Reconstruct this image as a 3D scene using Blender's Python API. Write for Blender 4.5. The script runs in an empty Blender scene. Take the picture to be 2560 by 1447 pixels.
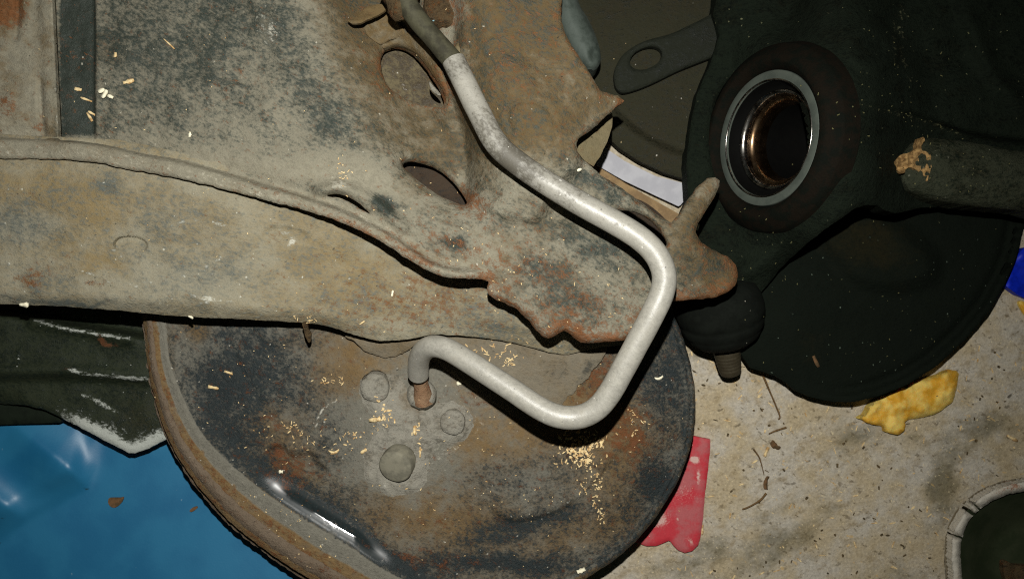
import bpy, math, random
import numpy as np
from mathutils import Vector, Matrix
from mathutils.geometry import delaunay_2d_cdt
from mathutils.bvhtree import BVHTree
from mathutils.kdtree import KDTree

# ------------------------------------------------------------------ camera, light, exposure
sc = bpy.context.scene
C = sc.collection
H = 0.50                       # lens height over the concrete floor (m)
LENS, SENS = 28.0, 36.0
IW, IH = 2560.0, 1447.0
KX = SENS / LENS / IW          # metres per photo pixel per metre of distance

cam_d = bpy.data.cameras.new('camera')
cam = bpy.data.objects.new('camera', cam_d)
C.objects.link(cam)
cam.location = (0, 0, H)
cam_d.lens, cam_d.sensor_width = LENS, SENS
cam_d.clip_start, cam_d.clip_end = 0.01, 20
cam_d.dof.use_dof = True
cam_d.dof.focus_distance = 0.385
cam_d.dof.aperture_fstop = 18.0
sc.camera = cam

w = bpy.data.worlds.new('World')
sc.world = w
w.use_nodes = True
w.node_tree.nodes['Background'].inputs[0].default_value = (0.55, 0.75, 0.62, 1)
w.node_tree.nodes['Background'].inputs[1].default_value = 0.012

FLASH = Vector((0.0, 0.06, H + 0.004))
fl_d = bpy.data.lights.new('flash', 'SPOT')      # the telephone's flash, beside the lens
fl_d.energy = 11.0
fl_d.color = (1.0, 0.985, 0.93)
fl_d.shadow_soft_size = 0.0032
fl_d.spot_size = math.radians(118)
fl_d.spot_blend = 1.0
fl = bpy.data.objects.new('flash', fl_d)
C.objects.link(fl)
fl.location = FLASH
fl.rotation_euler = (math.radians(-8), math.radians(7), 0)      # aimed a little down and left in the picture

sc.view_settings.view_transform = 'Standard'
sc.view_settings.look = 'None'
sc.view_settings.exposure = 0.0
sc.view_settings.gamma = 1.0
sc.view_settings.use_curve_mapping = False
sc.render.engine = 'CYCLES'
sc.cycles.max_bounces = 5
sc.cycles.use_denoising = False       # leave the little sensor-like grain
sc.cycles.filter_width = 1.1
sc.cycles.sample_clamp_indirect = 2.0

# ------------------------------------------------------------------ numeric helpers
rng = np.random.default_rng(7)
random.seed(7)

def P(px, py, z):
    """world point at height z (m) seen at photo pixel (px, py); arrays allowed"""
    d = H - z
    return ((px - IW / 2) * KX * d, (IH / 2 - py) * KX * d, z)

def PV(px, py, zmm):
    return Vector(P(px, py, zmm * 0.001))

def ss(a, b, x):
    t = np.clip((x - a) / (b - a), 0, 1)
    return t * t * (3 - 2 * t)

_tab = rng.random((8, 256, 256))
def vnoise(x, y, scale, seed=0):
    x = np.asarray(x) / scale + 500; y = np.asarray(y) / scale + 500
    xi = np.floor(x).astype(int); yi = np.floor(y).astype(int)
    fx = x - xi; fy = y - yi
    fx = fx * fx * (3 - 2 * fx); fy = fy * fy * (3 - 2 * fy)
    t = _tab[seed % 8]
    g = lambda a, b: t[a & 255, b & 255]
    return ((g(xi, yi) * (1 - fx) + g(xi + 1, yi) * fx) * (1 - fy)
            + (g(xi, yi + 1) * (1 - fx) + g(xi + 1, yi + 1) * fx) * fy) * 2 - 1

def fnoise(x, y, scale, seed=0, oct=3):
    s, a = 0, 1.0
    for o in range(oct):
        s = s + a * vnoise(x, y, scale / 2 ** o, seed + o); a *= 0.5
    return s

def catmull(pts, closed, sub=8):
    p = np.array(pts, float); n = len(p); out = []
    rngi = range(n) if closed else range(n - 1)
    for i in rngi:
        if closed:
            a, b, c, d = p[i - 1], p[i], p[(i + 1) % n], p[(i + 2) % n]
        else:
            a, b, c, d = p[max(i - 1, 0)], p[i], p[i + 1], p[min(i + 2, n - 1)]
        for k in range(sub):
            t = k / sub
            out.append(0.5 * ((2 * b) + (c - a) * t + (2 * a - 5 * b + 4 * c - d) * t * t + (3 * b - a - 3 * c + d) * t ** 3))
    if not closed:
        out.append(p[-1])
    return np.array(out)

def resample(poly, step, closed=True):
    q = np.vstack([poly, poly[:1]]) if closed else poly
    seg = np.linalg.norm(np.diff(q, axis=0), axis=1)
    s = np.concatenate([[0], np.cumsum(seg)])
    n = max(int(s[-1] / step), 6)
    t = np.linspace(0, s[-1], n + 1)
    if closed: t = t[:-1]
    return np.stack([np.interp(t, s, q[:, k]) for k in range(q.shape[1])], 1)

def dist_poly(px, py, poly, closed=True):
    """distance from points to polyline"""
    q = np.vstack([poly, poly[:1]]) if closed else np.asarray(poly, float)
    best = np.full(np.shape(px), 1e9)
    for a, b in zip(q[:-1], q[1:]):
        ab = b - a; L = ab @ ab + 1e-9
        t = np.clip(((px - a[0]) * ab[0] + (py - a[1]) * ab[1]) / L, 0, 1)
        d = (px - a[0] - t * ab[0]) ** 2 + (py - a[1] - t * ab[1]) ** 2
        best = np.minimum(best, d)
    return np.sqrt(best)

def inside(px, py, poly):
    r = np.zeros(np.shape(px), bool)
    x0, y0 = poly[:, 0], poly[:, 1]
    x1, y1 = np.roll(x0, -1), np.roll(y0, -1)
    for a, b, c, d in zip(x0, y0, x1, y1):
        cond = ((b > py) != (d > py))
        r ^= cond & (px < (c - a) * (py - b) / (d - b + 1e-12) + a)
    return r

def sdist(px, py, pts, smooth=True):
    """signed distance to a closed shape, positive inside"""
    poly = catmull(pts, True, 6) if smooth else np.array(pts, float)
    d = dist_poly(px, py, poly)
    return np.where(inside(px, py, poly), d, -d)

def line_d(px, py, pts, smooth=True):
    poly = catmull(pts, False, 6) if smooth else np.array(pts, float)
    return dist_poly(px, py, poly, closed=False)

def ell(px, py, cx, cy, rx, ry, rot=0):
    a = math.radians(rot); dx, dy = px - cx, py - cy
    u = (dx * math.cos(a) + dy * math.sin(a)) / rx
    v = (-dx * math.sin(a) + dy * math.cos(a)) / ry
    return np.sqrt(u * u + v * v)

def blobs(lst):
    """soft stain mask from a list of (cx, cy, rx, ry, rot, strength)"""
    def f(px, py, d):
        wx = px + 14 * vnoise(px, py, 45, 3); wy = py + 14 * vnoise(px, py, 45, 4)
        m = np.zeros(np.shape(px))
        for cx, cy, rx, ry, rot, st in lst:
            m = m + st * np.exp(-ell(wx, wy, cx, cy, rx, ry, rot) ** 2)
        return m
    return f

# ------------------------------------------------------------------ scene object helpers
def s2l(c):
    return tuple((v / 255 / 12.92 if v / 255 <= 0.04045 else ((v / 255 + 0.055) / 1.055) ** 2.4) for v in c)

def thing(name, label, cat, loc, group=None):
    o = bpy.data.objects.new(name, None); C.objects.link(o)
    o.location = loc; o.empty_display_size = 0.01
    o['label'] = label; o['category'] = cat
    if group: o['group'] = group
    return o

def tag(o, label, cat, group=None, kind=None):
    if label: o['label'] = label
    if cat: o['category'] = cat
    if group: o['group'] = group
    if kind: o['kind'] = kind
    return o

def base_of(o):
    v = Vector((0, 0, 0)); p = o
    while p is not None:
        v += Vector(p.location); p = p.parent
    return v

BVH = []
def make(name, V, F, mat, parent=None, attrs=None, smooth=None, solid=True):
    """V: world coordinates; the mesh is stored relative to its parent's base or its own base"""
    V = np.asarray(V, float)
    off = base_of(parent) if parent is not None else Vector((V[:, 0].mean(), V[:, 1].mean(), V[:, 2].min()))
    me = bpy.data.meshes.new(name)
    me.from_pydata((V - np.array(off)).tolist(), [], F)
    if attrs:
        for k, a in attrs.items():
            at = me.attributes.new(k, 'FLOAT', 'POINT'); at.data.foreach_set('value', np.asarray(a, np.float32))
    if smooth is None:
        me.polygons.foreach_set('use_smooth', [True] * len(F))
    else:
        me.polygons.foreach_set('use_smooth', smooth)
    me.materials.append(mat)
    me.update()
    o = bpy.data.objects.new(name, me); C.objects.link(o)
    if parent is not None: o.parent = parent
    else: o.location = off
    if solid:
        BVH.append((name, BVHTree.FromPolygons([tuple(v) for v in V], F)))
    return o

def sheet(name, outline, zf, mat, parent=None, thick=2.0, holes=(), step=8, masks=None, sm=True, jag=0.0,
          jscale=14, edge=0.0, extra=None, solid=True, bottom=None, hole_sm=True, clear=0.0):
    """a piece of bent sheet or a casting skin: outline in photo pixels, zf(px,py,d) heights in mm"""
    def prep(pts, s, j):
        q = catmull(pts, True, 8) if s else np.array(pts, float)
        q = resample(q, step * 0.75)
        if j:
            t = np.arange(len(q)) * step * 0.75
            nx = fnoise(t, t * 0 + pts[0][0], jscale, 1); ny = fnoise(t, t * 0 + pts[0][1] + 91, jscale, 2)
            q = q + np.stack([nx, ny], 1) * j
        return q
    loops = [prep(outline, sm, jag)] + [prep(h, hole_sm, jag * 0.5) for h in holes]
    o = loops[0]
    x0, y0 = o.min(0); x1, y1 = o.max(0)
    gx, gy = np.meshgrid(np.arange(x0, x1, step), np.arange(y0, y1, step * 0.87))
    gx[1::2] += step / 2
    gx = gx.ravel() + rng.uniform(-.12, .12, gx.size) * step; gy = gy.ravel() + rng.uniform(-.12, .12, gy.size) * step
    m = inside(gx, gy, o)
    for h in loops[1:]: m &= ~inside(gx, gy, h)
    gx, gy = gx[m], gy[m]
    dd = np.full(len(gx), 1e9)
    for l in loops: dd = np.minimum(dd, dist_poly(gx, gy, l))
    k = dd > step * 0.45
    gx, gy = gx[k], gy[k]
    if extra is not None and clear:
        kd = KDTree(len(extra))
        for i_, e_ in enumerate(extra): kd.insert((e_[0], e_[1], 0), i_)
        kd.balance()
        k2 = np.array([kd.find((a_, b_, 0))[2] > clear for a_, b_ in zip(gx, gy)])
        gx, gy = gx[k2], gy[k2]
    pts = [np.stack([gx, gy], 1)]
    if extra is not None:
        e = np.array(extra, float); me_ = inside(e[:, 0], e[:, 1], o)
        for h in loops[1:]: me_ &= ~inside(e[:, 0], e[:, 1], h)
        pts.append(e[me_])
    n0 = sum(len(p) for p in pts)
    edges = []; st = n0
    for l in loops:
        pts.append(l); n = len(l)
        edges += [(st + i, st + (i + 1) % n) for i in range(n)]
        st += n
    A = np.vstack(pts)
    vo, eo, fo, *_ = delaunay_2d_cdt([Vector(p) for p in A], edges, [], 0, 1e-4)
    XY = np.array([tuple(v) for v in vo]); T = np.array([f for f in fo if len(f) == 3])
    cen = XY[T].mean(1)
    keep = inside(cen[:, 0], cen[:, 1], o)
    for h in loops[1:]: keep &= ~inside(cen[:, 0], cen[:, 1], h)
    T = T[keep]
    px, py = XY[:, 0], XY[:, 1]
    d = np.full(len(px), 1e9)
    for l in loops: d = np.minimum(d, dist_poly(px, py, l))
    z = zf(px, py, d) * np.ones(len(px))
    if edge:
        t = np.clip(1 - d / edge, 0, 1); ez = edge * 0.2
        z = z - ez * (1 - np.sqrt(1 - t * t))
    X, Y, Z = P(px, py, z * 0.001)
    top = np.stack([X, Y, Z * np.ones(len(X))], 1)
    # orientation up
    a, b, c = top[T[:, 0]], top[T[:, 1]], top[T[:, 2]]
    nz = np.cross(b - a, c - a)[:, 2]
    T[nz < 0] = T[nz < 0][:, ::-1]
    n = len(top)
    bot = top.copy()
    if bottom is None: bot[:, 2] -= thick * 0.001
    else: bot[:, 2] = np.minimum(bot[:, 2] - 0.0004, bottom * 0.001)
    ed = {}
    for t in T.tolist():
        for i in range(3):
            e = (t[i], t[(i + 1) % 3])
            if (e[1], e[0]) in ed: del ed[(e[1], e[0])]
            else: ed[e] = 1
    F = T.tolist() + [[n + f[2], n + f[1], n + f[0]] for f in T.tolist()]
    sm_ = [True] * len(F)
    bl = sorted({i for e in ed for i in e}); bi = {v: k for k, v in enumerate(bl)}
    V = np.vstack([top, bot, top[bl], bot[bl]]); nb = len(bl)
    for (i, j) in ed:
        F.append([2 * n + bi[j], 2 * n + bi[i], 2 * n + nb + bi[i], 2 * n + nb + bi[j]]); sm_.append(False)
    attrs = {}
    if masks:
        for k_, f_ in masks.items():
            v = f_(px, py, d) * np.ones(n)
            attrs[k_] = np.concatenate([v, v, v[bl], v[bl]])
    return make(name, V, F, mat, parent, attrs, sm_, solid)

def frames(path):
    T = np.gradient(path, axis=0); T /= np.linalg.norm(T, axis=1)[:, None]
    N = np.cross(T[0], [0, 0, 1.0])
    if np.linalg.norm(N) < 1e-6: N = np.array([1.0, 0, 0])
    Ns = []
    for t in T:
        N = N - (N @ t) * t; N /= np.linalg.norm(N); Ns.append(N)
    Ns = np.array(Ns)
    return T, Ns, np.cross(T, Ns)

def tube_px(name, pts, rad, mat, parent=None, seg=28, spacing=0.0012, masks=None, cap=True, solid=True, wob=0.0):
    """pts: (px, py, z mm), rad mm (number or list)"""
    w3 = np.array([tuple(PV(*p)) for p in pts])
    r = np.ones(len(pts)) * rad if np.isscalar(rad) else np.array(rad, float)
    pr = np.concatenate([w3, r[:, None], np.array(pts)[:, :2]], 1)
    path = resample(catmull(pr, False, 12), spacing, False) if False else catmull(pr, False, 12)
    s = np.concatenate([[0], np.cumsum(np.linalg.norm(np.diff(path[:, :3], axis=0), axis=1))])
    n = max(int(s[-1] / spacing), 4); t = np.linspace(0, s[-1], n)
    path = np.stack([np.interp(t, s, path[:, k]) for k in range(6)], 1)
    T, N, B = frames(path[:, :3])
    V = []; ax = []
    for i in range(n):
        for k in range(seg):
            a = 2 * math.pi * k / seg
            rr = path[i, 3] * 0.001
            if wob: rr *= 1 + wob * float(fnoise(np.array(i * spacing * 1000.0), np.array(k * 3.0), 5, 2))
            V.append(path[i, :3] + rr * (math.cos(a) * N[i] + math.sin(a) * B[i])); ax.append(path[i, 4:6])
    F = []
    for i in range(n - 1):
        for k in range(seg):
            k2 = (k + 1) % seg
            F.append([i * seg + k, i * seg + k2, (i + 1) * seg + k2, (i + 1) * seg + k])
    smo = [True] * len(F)
    if cap:
        for i, rev in ((0, True), (n - 1, False)):
            b0 = len(V); ring = [V[i * seg + k] for k in range(seg)]
            V += ring; ax += [path[i, 4:6]] * seg
            f = list(range(b0, b0 + seg)); F.append(f[::-1] if rev else f); smo.append(False)
    attrs = {}
    if masks:
        ax = np.array(ax)
        for k_, f_ in masks.items(): attrs[k_] = f_(ax[:, 0], ax[:, 1], 0) * np.ones(len(V))
    return make(name, np.array(V), F, mat, parent, attrs, smo, solid)

def lathe(name, org, axis, prof, mat, parent=None, seg=64, closed=False, rough=0.0, solid=True, flat=False, caps=True):
    """prof: (radius mm, height mm) along axis"""
    ax = Vector(axis).normalized(); u = ax.orthogonal().normalized(); v = ax.cross(u)
    V = []; F = []
    for j, (r, h) in enumerate(prof):
        for k in range(seg):
            a = 2 * math.pi * k / seg
            rr = r * 0.001 * (1 + rough * float(vnoise(np.array(math.cos(a) * 3.0 + j * .3), np.array(math.sin(a) * 3.0), .8, 5)))
            V.append(tuple(org + ax * (h * 0.001) + u * (math.cos(a) * rr) + v * (math.sin(a) * rr)))
    m = len(prof)
    for j in range(m if closed else m - 1):
        j2 = (j + 1) % m
        for k in range(seg):
            k2 = (k + 1) % seg
            F.append([j * seg + k, j * seg + k2, j2 * seg + k2, j2 * seg + k])
    if not closed and caps:
        if prof[0][0] > 0.01: F.append(list(range(seg))[::-1])
        if prof[-1][0] > 0.01: F.append(list(range((m - 1) * seg, m * seg)))
    return make(name, np.array(V), F, mat, parent, None, [not flat] * len(F), solid)

def sharp_prof(pr, e=0.25):
    """doubles corner points of a lathe profile so edges stay crisp but slightly rounded"""
    out = [pr[0]]
    for a, b, c in zip(pr[:-2], pr[1:-1], pr[2:]):
        for q in (a, c):
            L = math.hypot(q[0] - b[0], q[1] - b[1]); t = min(e / max(L, 1e-6), .45)
            out.append((b[0] + (q[0] - b[0]) * t, b[1] + (q[1] - b[1]) * t))
    out.append(pr[-1])
    return out

# ------------------------------------------------------------------ materials
class NT:
    def __init__(s, name):
        s.m = bpy.data.materials.new(name); s.m.use_nodes = True
        s.t = s.m.node_tree; s.b = s.t.nodes['Principled BSDF']
    def n(s, typ, **kw):
        x = s.t.nodes.new(typ)
        for k, v in kw.items(): setattr(x, k, v)
        return x
    def link(s, a, b): s.t.links.new(a, b)
    def val(s, sock, v):
        if isinstance(v, bpy.types.NodeSocket): s.link(v, sock)
        elif isinstance(v, (tuple, list)) and len(v) == 3 and sock.type == 'RGBA': sock.default_value = (*v, 1)
        else: sock.default_value = v
    def math(s, op, a, b=None, clamp=False):
        x = s.n('ShaderNodeMath', operation=op, use_clamp=clamp); s.val(x.inputs[0], a)
        if b is not None: s.val(x.inputs[1], b)
        return x.outputs[0]
    def step(s, x, a, b):
        r = s.n('ShaderNodeMapRange', interpolation_type='SMOOTHSTEP')
        s.val(r.inputs[0], x); r.inputs[1].default_value = a; r.inputs[2].default_value = b
        return r.outputs[0]
    def mix(s, f, a, b, mode='MIX'):
        x = s.n('ShaderNodeMix', data_type='RGBA', blend_type=mode)
        s.val(x.inputs[0], f); s.val(x.inputs[6], a); s.val(x.inputs[7], b)
        return x.outputs[2]
    def coords(s, rot=0, stretch=1.0, off=0):
        c = s.n('ShaderNodeTexCoord').outputs['Object']
        mp = s.n('ShaderNodeMapping')
        # millimetres; stretched along a direction for brushed / streaked dirt
        mp.vector_type = 'TEXTURE'
        mp.inputs['Rotation'].default_value = (0, 0, math.radians(rot))
        mp.inputs['Scale'].default_value = (0.001 * stretch, 0.001, 0.001)
        mp.inputs['Location'].default_value = (off, off * .7, 0)
        s.link(c, mp.inputs[0]); return mp.outputs[0]
    def noise(s, co, mm, detail=4, rough=0.55, dist=0.0):
        x = s.n('ShaderNodeTexNoise'); s.link(co, x.inputs['Vector'])
        x.inputs['Scale'].default_value = 1.0 / mm; x.inputs['Detail'].default_value = detail
        x.inputs['Roughness'].default_value = rough; x.inputs['Distortion'].default_value = dist
        return x.outputs[0]
    def specks(s, co, mm, size, chance):
        """round-ish scattered specks; chance 0..1 share of cells that carry one"""
        nz = s.n('ShaderNodeTexNoise'); s.link(co, nz.inputs['Vector']); nz.inputs['Scale'].default_value = 2.5 / mm; nz.inputs['Detail'].default_value = 2
        v0 = s.n('ShaderNodeVectorMath', operation='MULTIPLY_ADD'); s.link(nz.outputs[1], v0.inputs[0]); v0.inputs[1].default_value = (mm * .5,) * 3; s.link(co, v0.inputs[2])
        v = s.n('ShaderNodeTexVoronoi'); s.link(v0.outputs[0], v.inputs['Vector']); v.inputs['Scale'].default_value = 1.0 / mm
        sx = s.n('ShaderNodeSeparateColor'); s.link(v.outputs['Color'], sx.inputs[0])
        pick = s.math('LESS_THAN', sx.outputs[0], chance)
        sz = s.math('MULTIPLY', sx.outputs[1], size)
        near = s.step(s.math('SUBTRACT', v.outputs['Distance'], sz), 0.06, -0.04)
        return s.math('MULTIPLY', pick, near)
    def attr(s, name):
        a = s.n('ShaderNodeAttribute', attribute_name=name); return a.outputs['Fac']
    def bump(s, h, strength, dist=0.001, nrm=None):
        b = s.n('ShaderNodeBump'); b.inputs['Strength'].default_value = strength; b.inputs['Distance'].default_value = dist
        s.link(h, b.inputs['Height'])
        if nrm is not None: s.link(nrm, b.inputs['Normal'])
        return b.outputs[0]

def grime(name, dust, tan, dark, rust, light=(0.55, 0.52, 0.45), rot=0, stretch=1.6, tan_b=0.0, dark_b=-0.2, rust_b=-0.2,
          fleck=0.0, fleck_c=None, grain=0.5, speck=0.06, bump=0.35, rough=0.85, dark_rough=0.45, spec=0.25, scale=1.0,
          patch=16.0, off=0.0, stip=1.0):
    """old painted steel under road dust: dust, tan mud, bare black paint, rust and pale specks"""
    k = NT(name)
    co = k.coords(rot, stretch, off); ci = k.coords(0, 1.0, off + .31)
    def con(x, g): return k.math('ADD', k.math('MULTIPLY', k.math('SUBTRACT', x, .5), g), .5)
    big = con(k.noise(co, patch * scale, 6, 0.62), 1.7)
    med = con(k.noise(ci, 5.0 * scale, 5, 0.66, 0.4), 1.8)
    fine = con(k.noise(co, 1.5, 5, 0.74), 2.2)
    vf = con(k.noise(ci, 0.62, 2, 0.6), 1.9)
    # dust <-> tan mud
    f_t = k.step(k.math('ADD', k.math('ADD', k.math('MULTIPLY', big, .6), k.math('MULTIPLY', med, .4)), k.math('ADD', k.attr('m_tan'), tan_b)), 0.40, 0.95)
    col = k.mix(f_t, dust, tan)
    # black paint showing through, stippled by the grain
    gsum = k.math('ADD', k.math('ADD', k.math('MULTIPLY', fine, .42 * stip), k.math('MULTIPLY', med, .32)), k.math('MULTIPLY', big, .26))
    gsum = k.math('ADD', gsum, k.math('ADD', k.attr('m_dark'), dark_b + .21 * (1 - stip)))
    f_d = k.step(gsum, 0.44, 0.82)
    col = k.mix(f_d, col, dark)
    # value grain
    g = k.math('ADD', 1.0 - grain * .5, k.math('MULTIPLY', k.math('ADD', k.math('MULTIPLY', fine, .65), k.math('MULTIPLY', vf, .35)), grain))
    gg = k.math('MULTIPLY', g, k.math('ADD', .80, k.math('MULTIPLY', med, .40)))
    comb = k.n('ShaderNodeCombineColor'); [k.link(gg, comb.inputs[i]) for i in range(3)]
    col = k.mix(1.0, col, comb.outputs[0], 'MULTIPLY')
    # rust patches and flecks
    rn = con(k.noise(k.coords(rot, 1.2, off + .12), 3.6 * scale, 5, 0.70), 1.7)
    rs = k.math('ADD', k.math('MULTIPLY', rn, .75), k.math('MULTIPLY', vf, .25))
    f_r = k.step(k.math('ADD', rs, k.math('ADD', k.attr('m_rust'), rust_b)), 0.60, 0.86)
    rc = k.mix(fine, tuple(c * .50 for c in rust), tuple(min(1, c * 1.45) for c in rust))
    col = k.mix(k.math('MULTIPLY', f_r, .8), col, rc)
    if fleck:
        fc = fleck_c or tuple(min(1, c * 1.3) for c in rust)
        fn = con(k.noise(k.coords(rot, max(stretch, 2.0), off + .5), 1.9, 4, .72), 1.6)
        fk = k.step(k.math('ADD', fn, k.math('ADD', k.math('MULTIPLY', k.attr('m_rust'), .7), k.math('MULTIPLY', big, .25))), 1.02 - fleck, 1.16 - fleck)
        col = k.mix(k.math('MULTIPLY', fk, .75), col, k.mix(vf, tuple(c * .45 for c in fc), fc))
    # pale rubbed places and specks
    f_l = k.step(k.math('ADD', k.math('MULTIPLY', k.math('ADD', fine, med), .5), k.attr('m_light')), 0.74, 1.05)
    col = k.mix(k.math('MULTIPLY', f_l, .9), col, light)
    if speck:
        sp = k.specks(ci, 3.4, 0.13, speck)
        col = k.mix(k.math('MULTIPLY', sp, .8), col, light)
        sd = k.specks(k.coords(40, 1.5, off + .77), 2.6, 0.14, speck * 1.6)
        col = k.mix(k.math('MULTIPLY', sd, .7), col, tuple(c * .45 for c in dark))
    k.link(col, k.b.inputs['Base Color'])
    rr = k.math('ADD', rough, k.math('MULTIPLY', f_d, dark_rough - rough))
    rr = k.math('SUBTRACT', rr, k.math('MULTIPLY', k.attr('m_gloss'), .54), clamp=True)
    k.link(rr, k.b.inputs['Roughness']); k.link(k.math('ADD', spec, k.math('MULTIPLY', k.attr('m_gloss'), .4)), k.b.inputs['Specular IOR Level'])
    hgt = k.math('ADD', k.math('ADD', k.math('MULTIPLY', fine, .45), k.math('MULTIPLY', med, .55)), k.math('ADD', k.math('MULTIPLY', f_r, .30), k.math('MULTIPLY', vf, .18)))
    bs = k.n('ShaderNodeBump'); bs.inputs['Distance'].default_value = 0.0012
    k.link(k.math('MULTIPLY', bump, k.math('SUBTRACT', 1.0, k.math('MULTIPLY', k.attr('m_gloss'), 4.0), clamp=True)), bs.inputs['Strength']); k.link(hgt, bs.inputs['Height'])
    k.link(bs.outputs[0], k.b.inputs['Normal'])
    return k.m

def plain(name, col, rough=.6, spec=.3, metal=0.0, var=.25, mm=5.0, bump=.15, speck=0.0, speck_c=(.5, .47, .38), col2=None, stretch=1.0, rot=0, bias=0.0):
    k = NT(name); co = k.coords(rot, stretch)
    n1 = k.noise(co, mm, 6, .62); n2 = k.noise(co, .9, 4, .65)
    c = k.mix(k.step(k.math('ADD', n1, bias), .42, .62), col, col2 or tuple(x * .7 for x in col))
    c = k.mix(k.step(k.math('ADD', k.math('MULTIPLY', n2, .6), k.math('MULTIPLY', k.attr('m_light'), 1.0)), .62, .9), c, speck_c)
    g = k.math('ADD', 1 - var, k.math('MULTIPLY', n2, 2 * var))
    cb = k.n('ShaderNodeCombineColor'); [k.link(g, cb.inputs[i]) for i in range(3)]
    c = k.mix(1.0, c, cb.outputs[0], 'MULTIPLY')
    if speck:
        c = k.mix(k.math('MULTIPLY', k.specks(co, 3.3, .13, speck), .9), c, speck_c)
        c = k.mix(k.math('MULTIPLY', k.specks(k.coords(30, 1, .4), 7.0, .1, speck * 1.2), .8), c, speck_c)
    k.link(c, k.b.inputs['Base Color'])
    k.b.inputs['Roughness'].default_value = rough; k.b.inputs['Specular IOR Level'].default_value = spec; k.b.inputs['Metallic'].default_value = metal
    if bump: k.link(k.bump(k.math('ADD', n1, k.math('MULTIPLY', n2, .6)), bump), k.b.inputs['Normal'])
    return k.m

def lin(r, g, b, k=1.0): return tuple(v * k for v in s2l((r, g, b)))

M = {}
M['upper'] = grime('dusty_black_steel', lin(136, 131, 114), lin(100, 83, 54), lin(52, 58, 52), lin(118, 76, 44), light=lin(188, 184, 168), rot=-28, stretch=1.7, dark_b=.06, tan_b=-.04, rust_b=-.02, fleck=.19, speck=.16, bump=.6, grain=.62)
M['lower'] = grime('dusty_tan_steel', lin(150, 144, 124), lin(142, 124, 88), lin(90, 94, 88), lin(120, 78, 42), light=lin(205, 204, 190), rot=-14, stretch=1.7, dark_b=.05, tan_b=.13, rust_b=-.04, fleck=.15, speck=.18, bump=.6, grain=.6, off=.2)
M['inner'] = grime('brown_steel', lin(116, 106, 80), lin(100, 82, 50), lin(60, 52, 38), lin(96, 62, 34), rot=-40, dark_b=-.08, rust_b=-.0, speck=.06, bump=.45, off=.4)
M['rust_shade'] = grime('dark_rust_slot_shade', lin(66, 54, 42), lin(58, 44, 32), lin(30, 26, 20), lin(70, 44, 28), dark_b=.08, rust_b=0, speck=.05, bump=.6, off=.5)  # brown rust, also the dark colour painted into the shaded slot
M['flange'] = grime('dirt_caked_flange', lin(122, 114, 98), lin(114, 98, 72), lin(66, 64, 56), lin(100, 66, 40), light=lin(190, 182, 160), rot=-20, dark_b=-.06, rust_b=-.08, speck=.10, bump=.6, off=.45)
M['disc'] = grime('dusty_backing_plate', lin(116, 113, 102), lin(116, 95, 64), lin(36, 43, 44), lin(108, 64, 34), light=lin(190, 186, 172), rot=-20, stretch=1.2, dark_b=.09, tan_b=.10, rust_b=.01, fleck=.12, speck=.25, bump=.7, grain=.65, dark_rough=.5, patch=22, off=.6)
M['rim'] = grime('rusty_rim_edge', lin(116, 102, 86), lin(106, 88, 68), lin(60, 50, 40), lin(116, 70, 40), rot=-45, dark_b=-.03, rust_b=.02, speck=.25, bump=.9, grain=.6, off=.9)
M['boss'] = grime('dust_caked_bolt', lin(146, 142, 130), lin(118, 104, 82), lin(72, 70, 62), lin(126, 78, 44), light=lin(190, 187, 174), dark_b=.02, rust_b=-.05, tan_b=-.05, speck=.12, bump=.7, grain=.6, off=1.1)
M['plug'] = plain('dusty_rubber_plug', lin(130, 126, 110), .9, .15, var=.12, mm=6, bump=.15, col2=lin(110, 107, 94), speck_c=lin(170, 168, 155))
M['pipe'] = grime('pale_grey_tube', lin(156, 153, 143), lin(142, 136, 120), lin(84, 80, 70), lin(140, 110, 76), light=lin(216, 214, 204), rot=-35, stretch=1.5, dark_b=-.12, tan_b=-.12, rust_b=-.30, speck=.25, bump=.10, grain=.55, rough=.43, dark_rough=.65, spec=.8, patch=10, off=1.4)
M['hose'] = plain('dark_rubber_hose', lin(70, 68, 52), .75, .25, var=.3, mm=7, bump=.25, col2=lin(52, 50, 38), speck=.05)
M['rustlump'] = grime('crusted_rust', lin(88, 72, 48), lin(86, 62, 34), lin(40, 33, 22), lin(120, 72, 32), dark_b=.08, rust_b=.08, speck=.05, bump=1.0, off=1.7)
M['stub'] = grime('rusty_stub', lin(140, 112, 86), lin(134, 100, 74), lin(92, 70, 54), lin(140, 80, 50), dark_b=-.1, rust_b=.08, speck=.04, bump=.6, off=1.9)
M['bar'] = grime('black_bar', lin(44, 50, 34), lin(54, 52, 32), lin(20, 28, 21), lin(104, 66, 42), light=lin(184, 188, 180), rot=-8, stretch=1.5, dark_b=.10, tan_b=-.1, rust_b=-.16, speck=.12, bump=.45, rough=.7, off=2.1)
M['black'] = plain('flat_black', lin(22, 30, 20), .7, .2, var=.3, mm=8, bump=.2, speck=.03)
M['cast'] = grime('black_casting', lin(25, 32, 23), lin(36, 33, 16), lin(4, 9, 6), lin(44, 32, 16), light=lin(120, 120, 90), dark_b=.06, tan_b=-.1, rust_b=-.08, speck=.22, bump=.9, grain=.7, rough=.8, dark_rough=.7, spec=.1, off=3.1)
M['lug'] = grime('grimy_lug', lin(60, 63, 49), lin(60, 52, 32), lin(16, 24, 17), lin(70, 50, 26), light=lin(130, 130, 112), dark_b=.08, tan_b=-.06, rust_b=-.08, speck=.3, bump=1.0, grain=.7, rough=.8, spec=.1, off=3.5)
M['seal'] = plain('dark_red_seal', lin(21, 17, 11), .8, .08, var=.4, mm=6, bump=.5, col2=lin(12, 15, 10))
M['ring'] = plain('steel_ring', lin(96, 103, 95), .3, .5, metal=.3, var=.1, mm=8, bump=.03, col2=lin(86, 93, 86))
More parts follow.
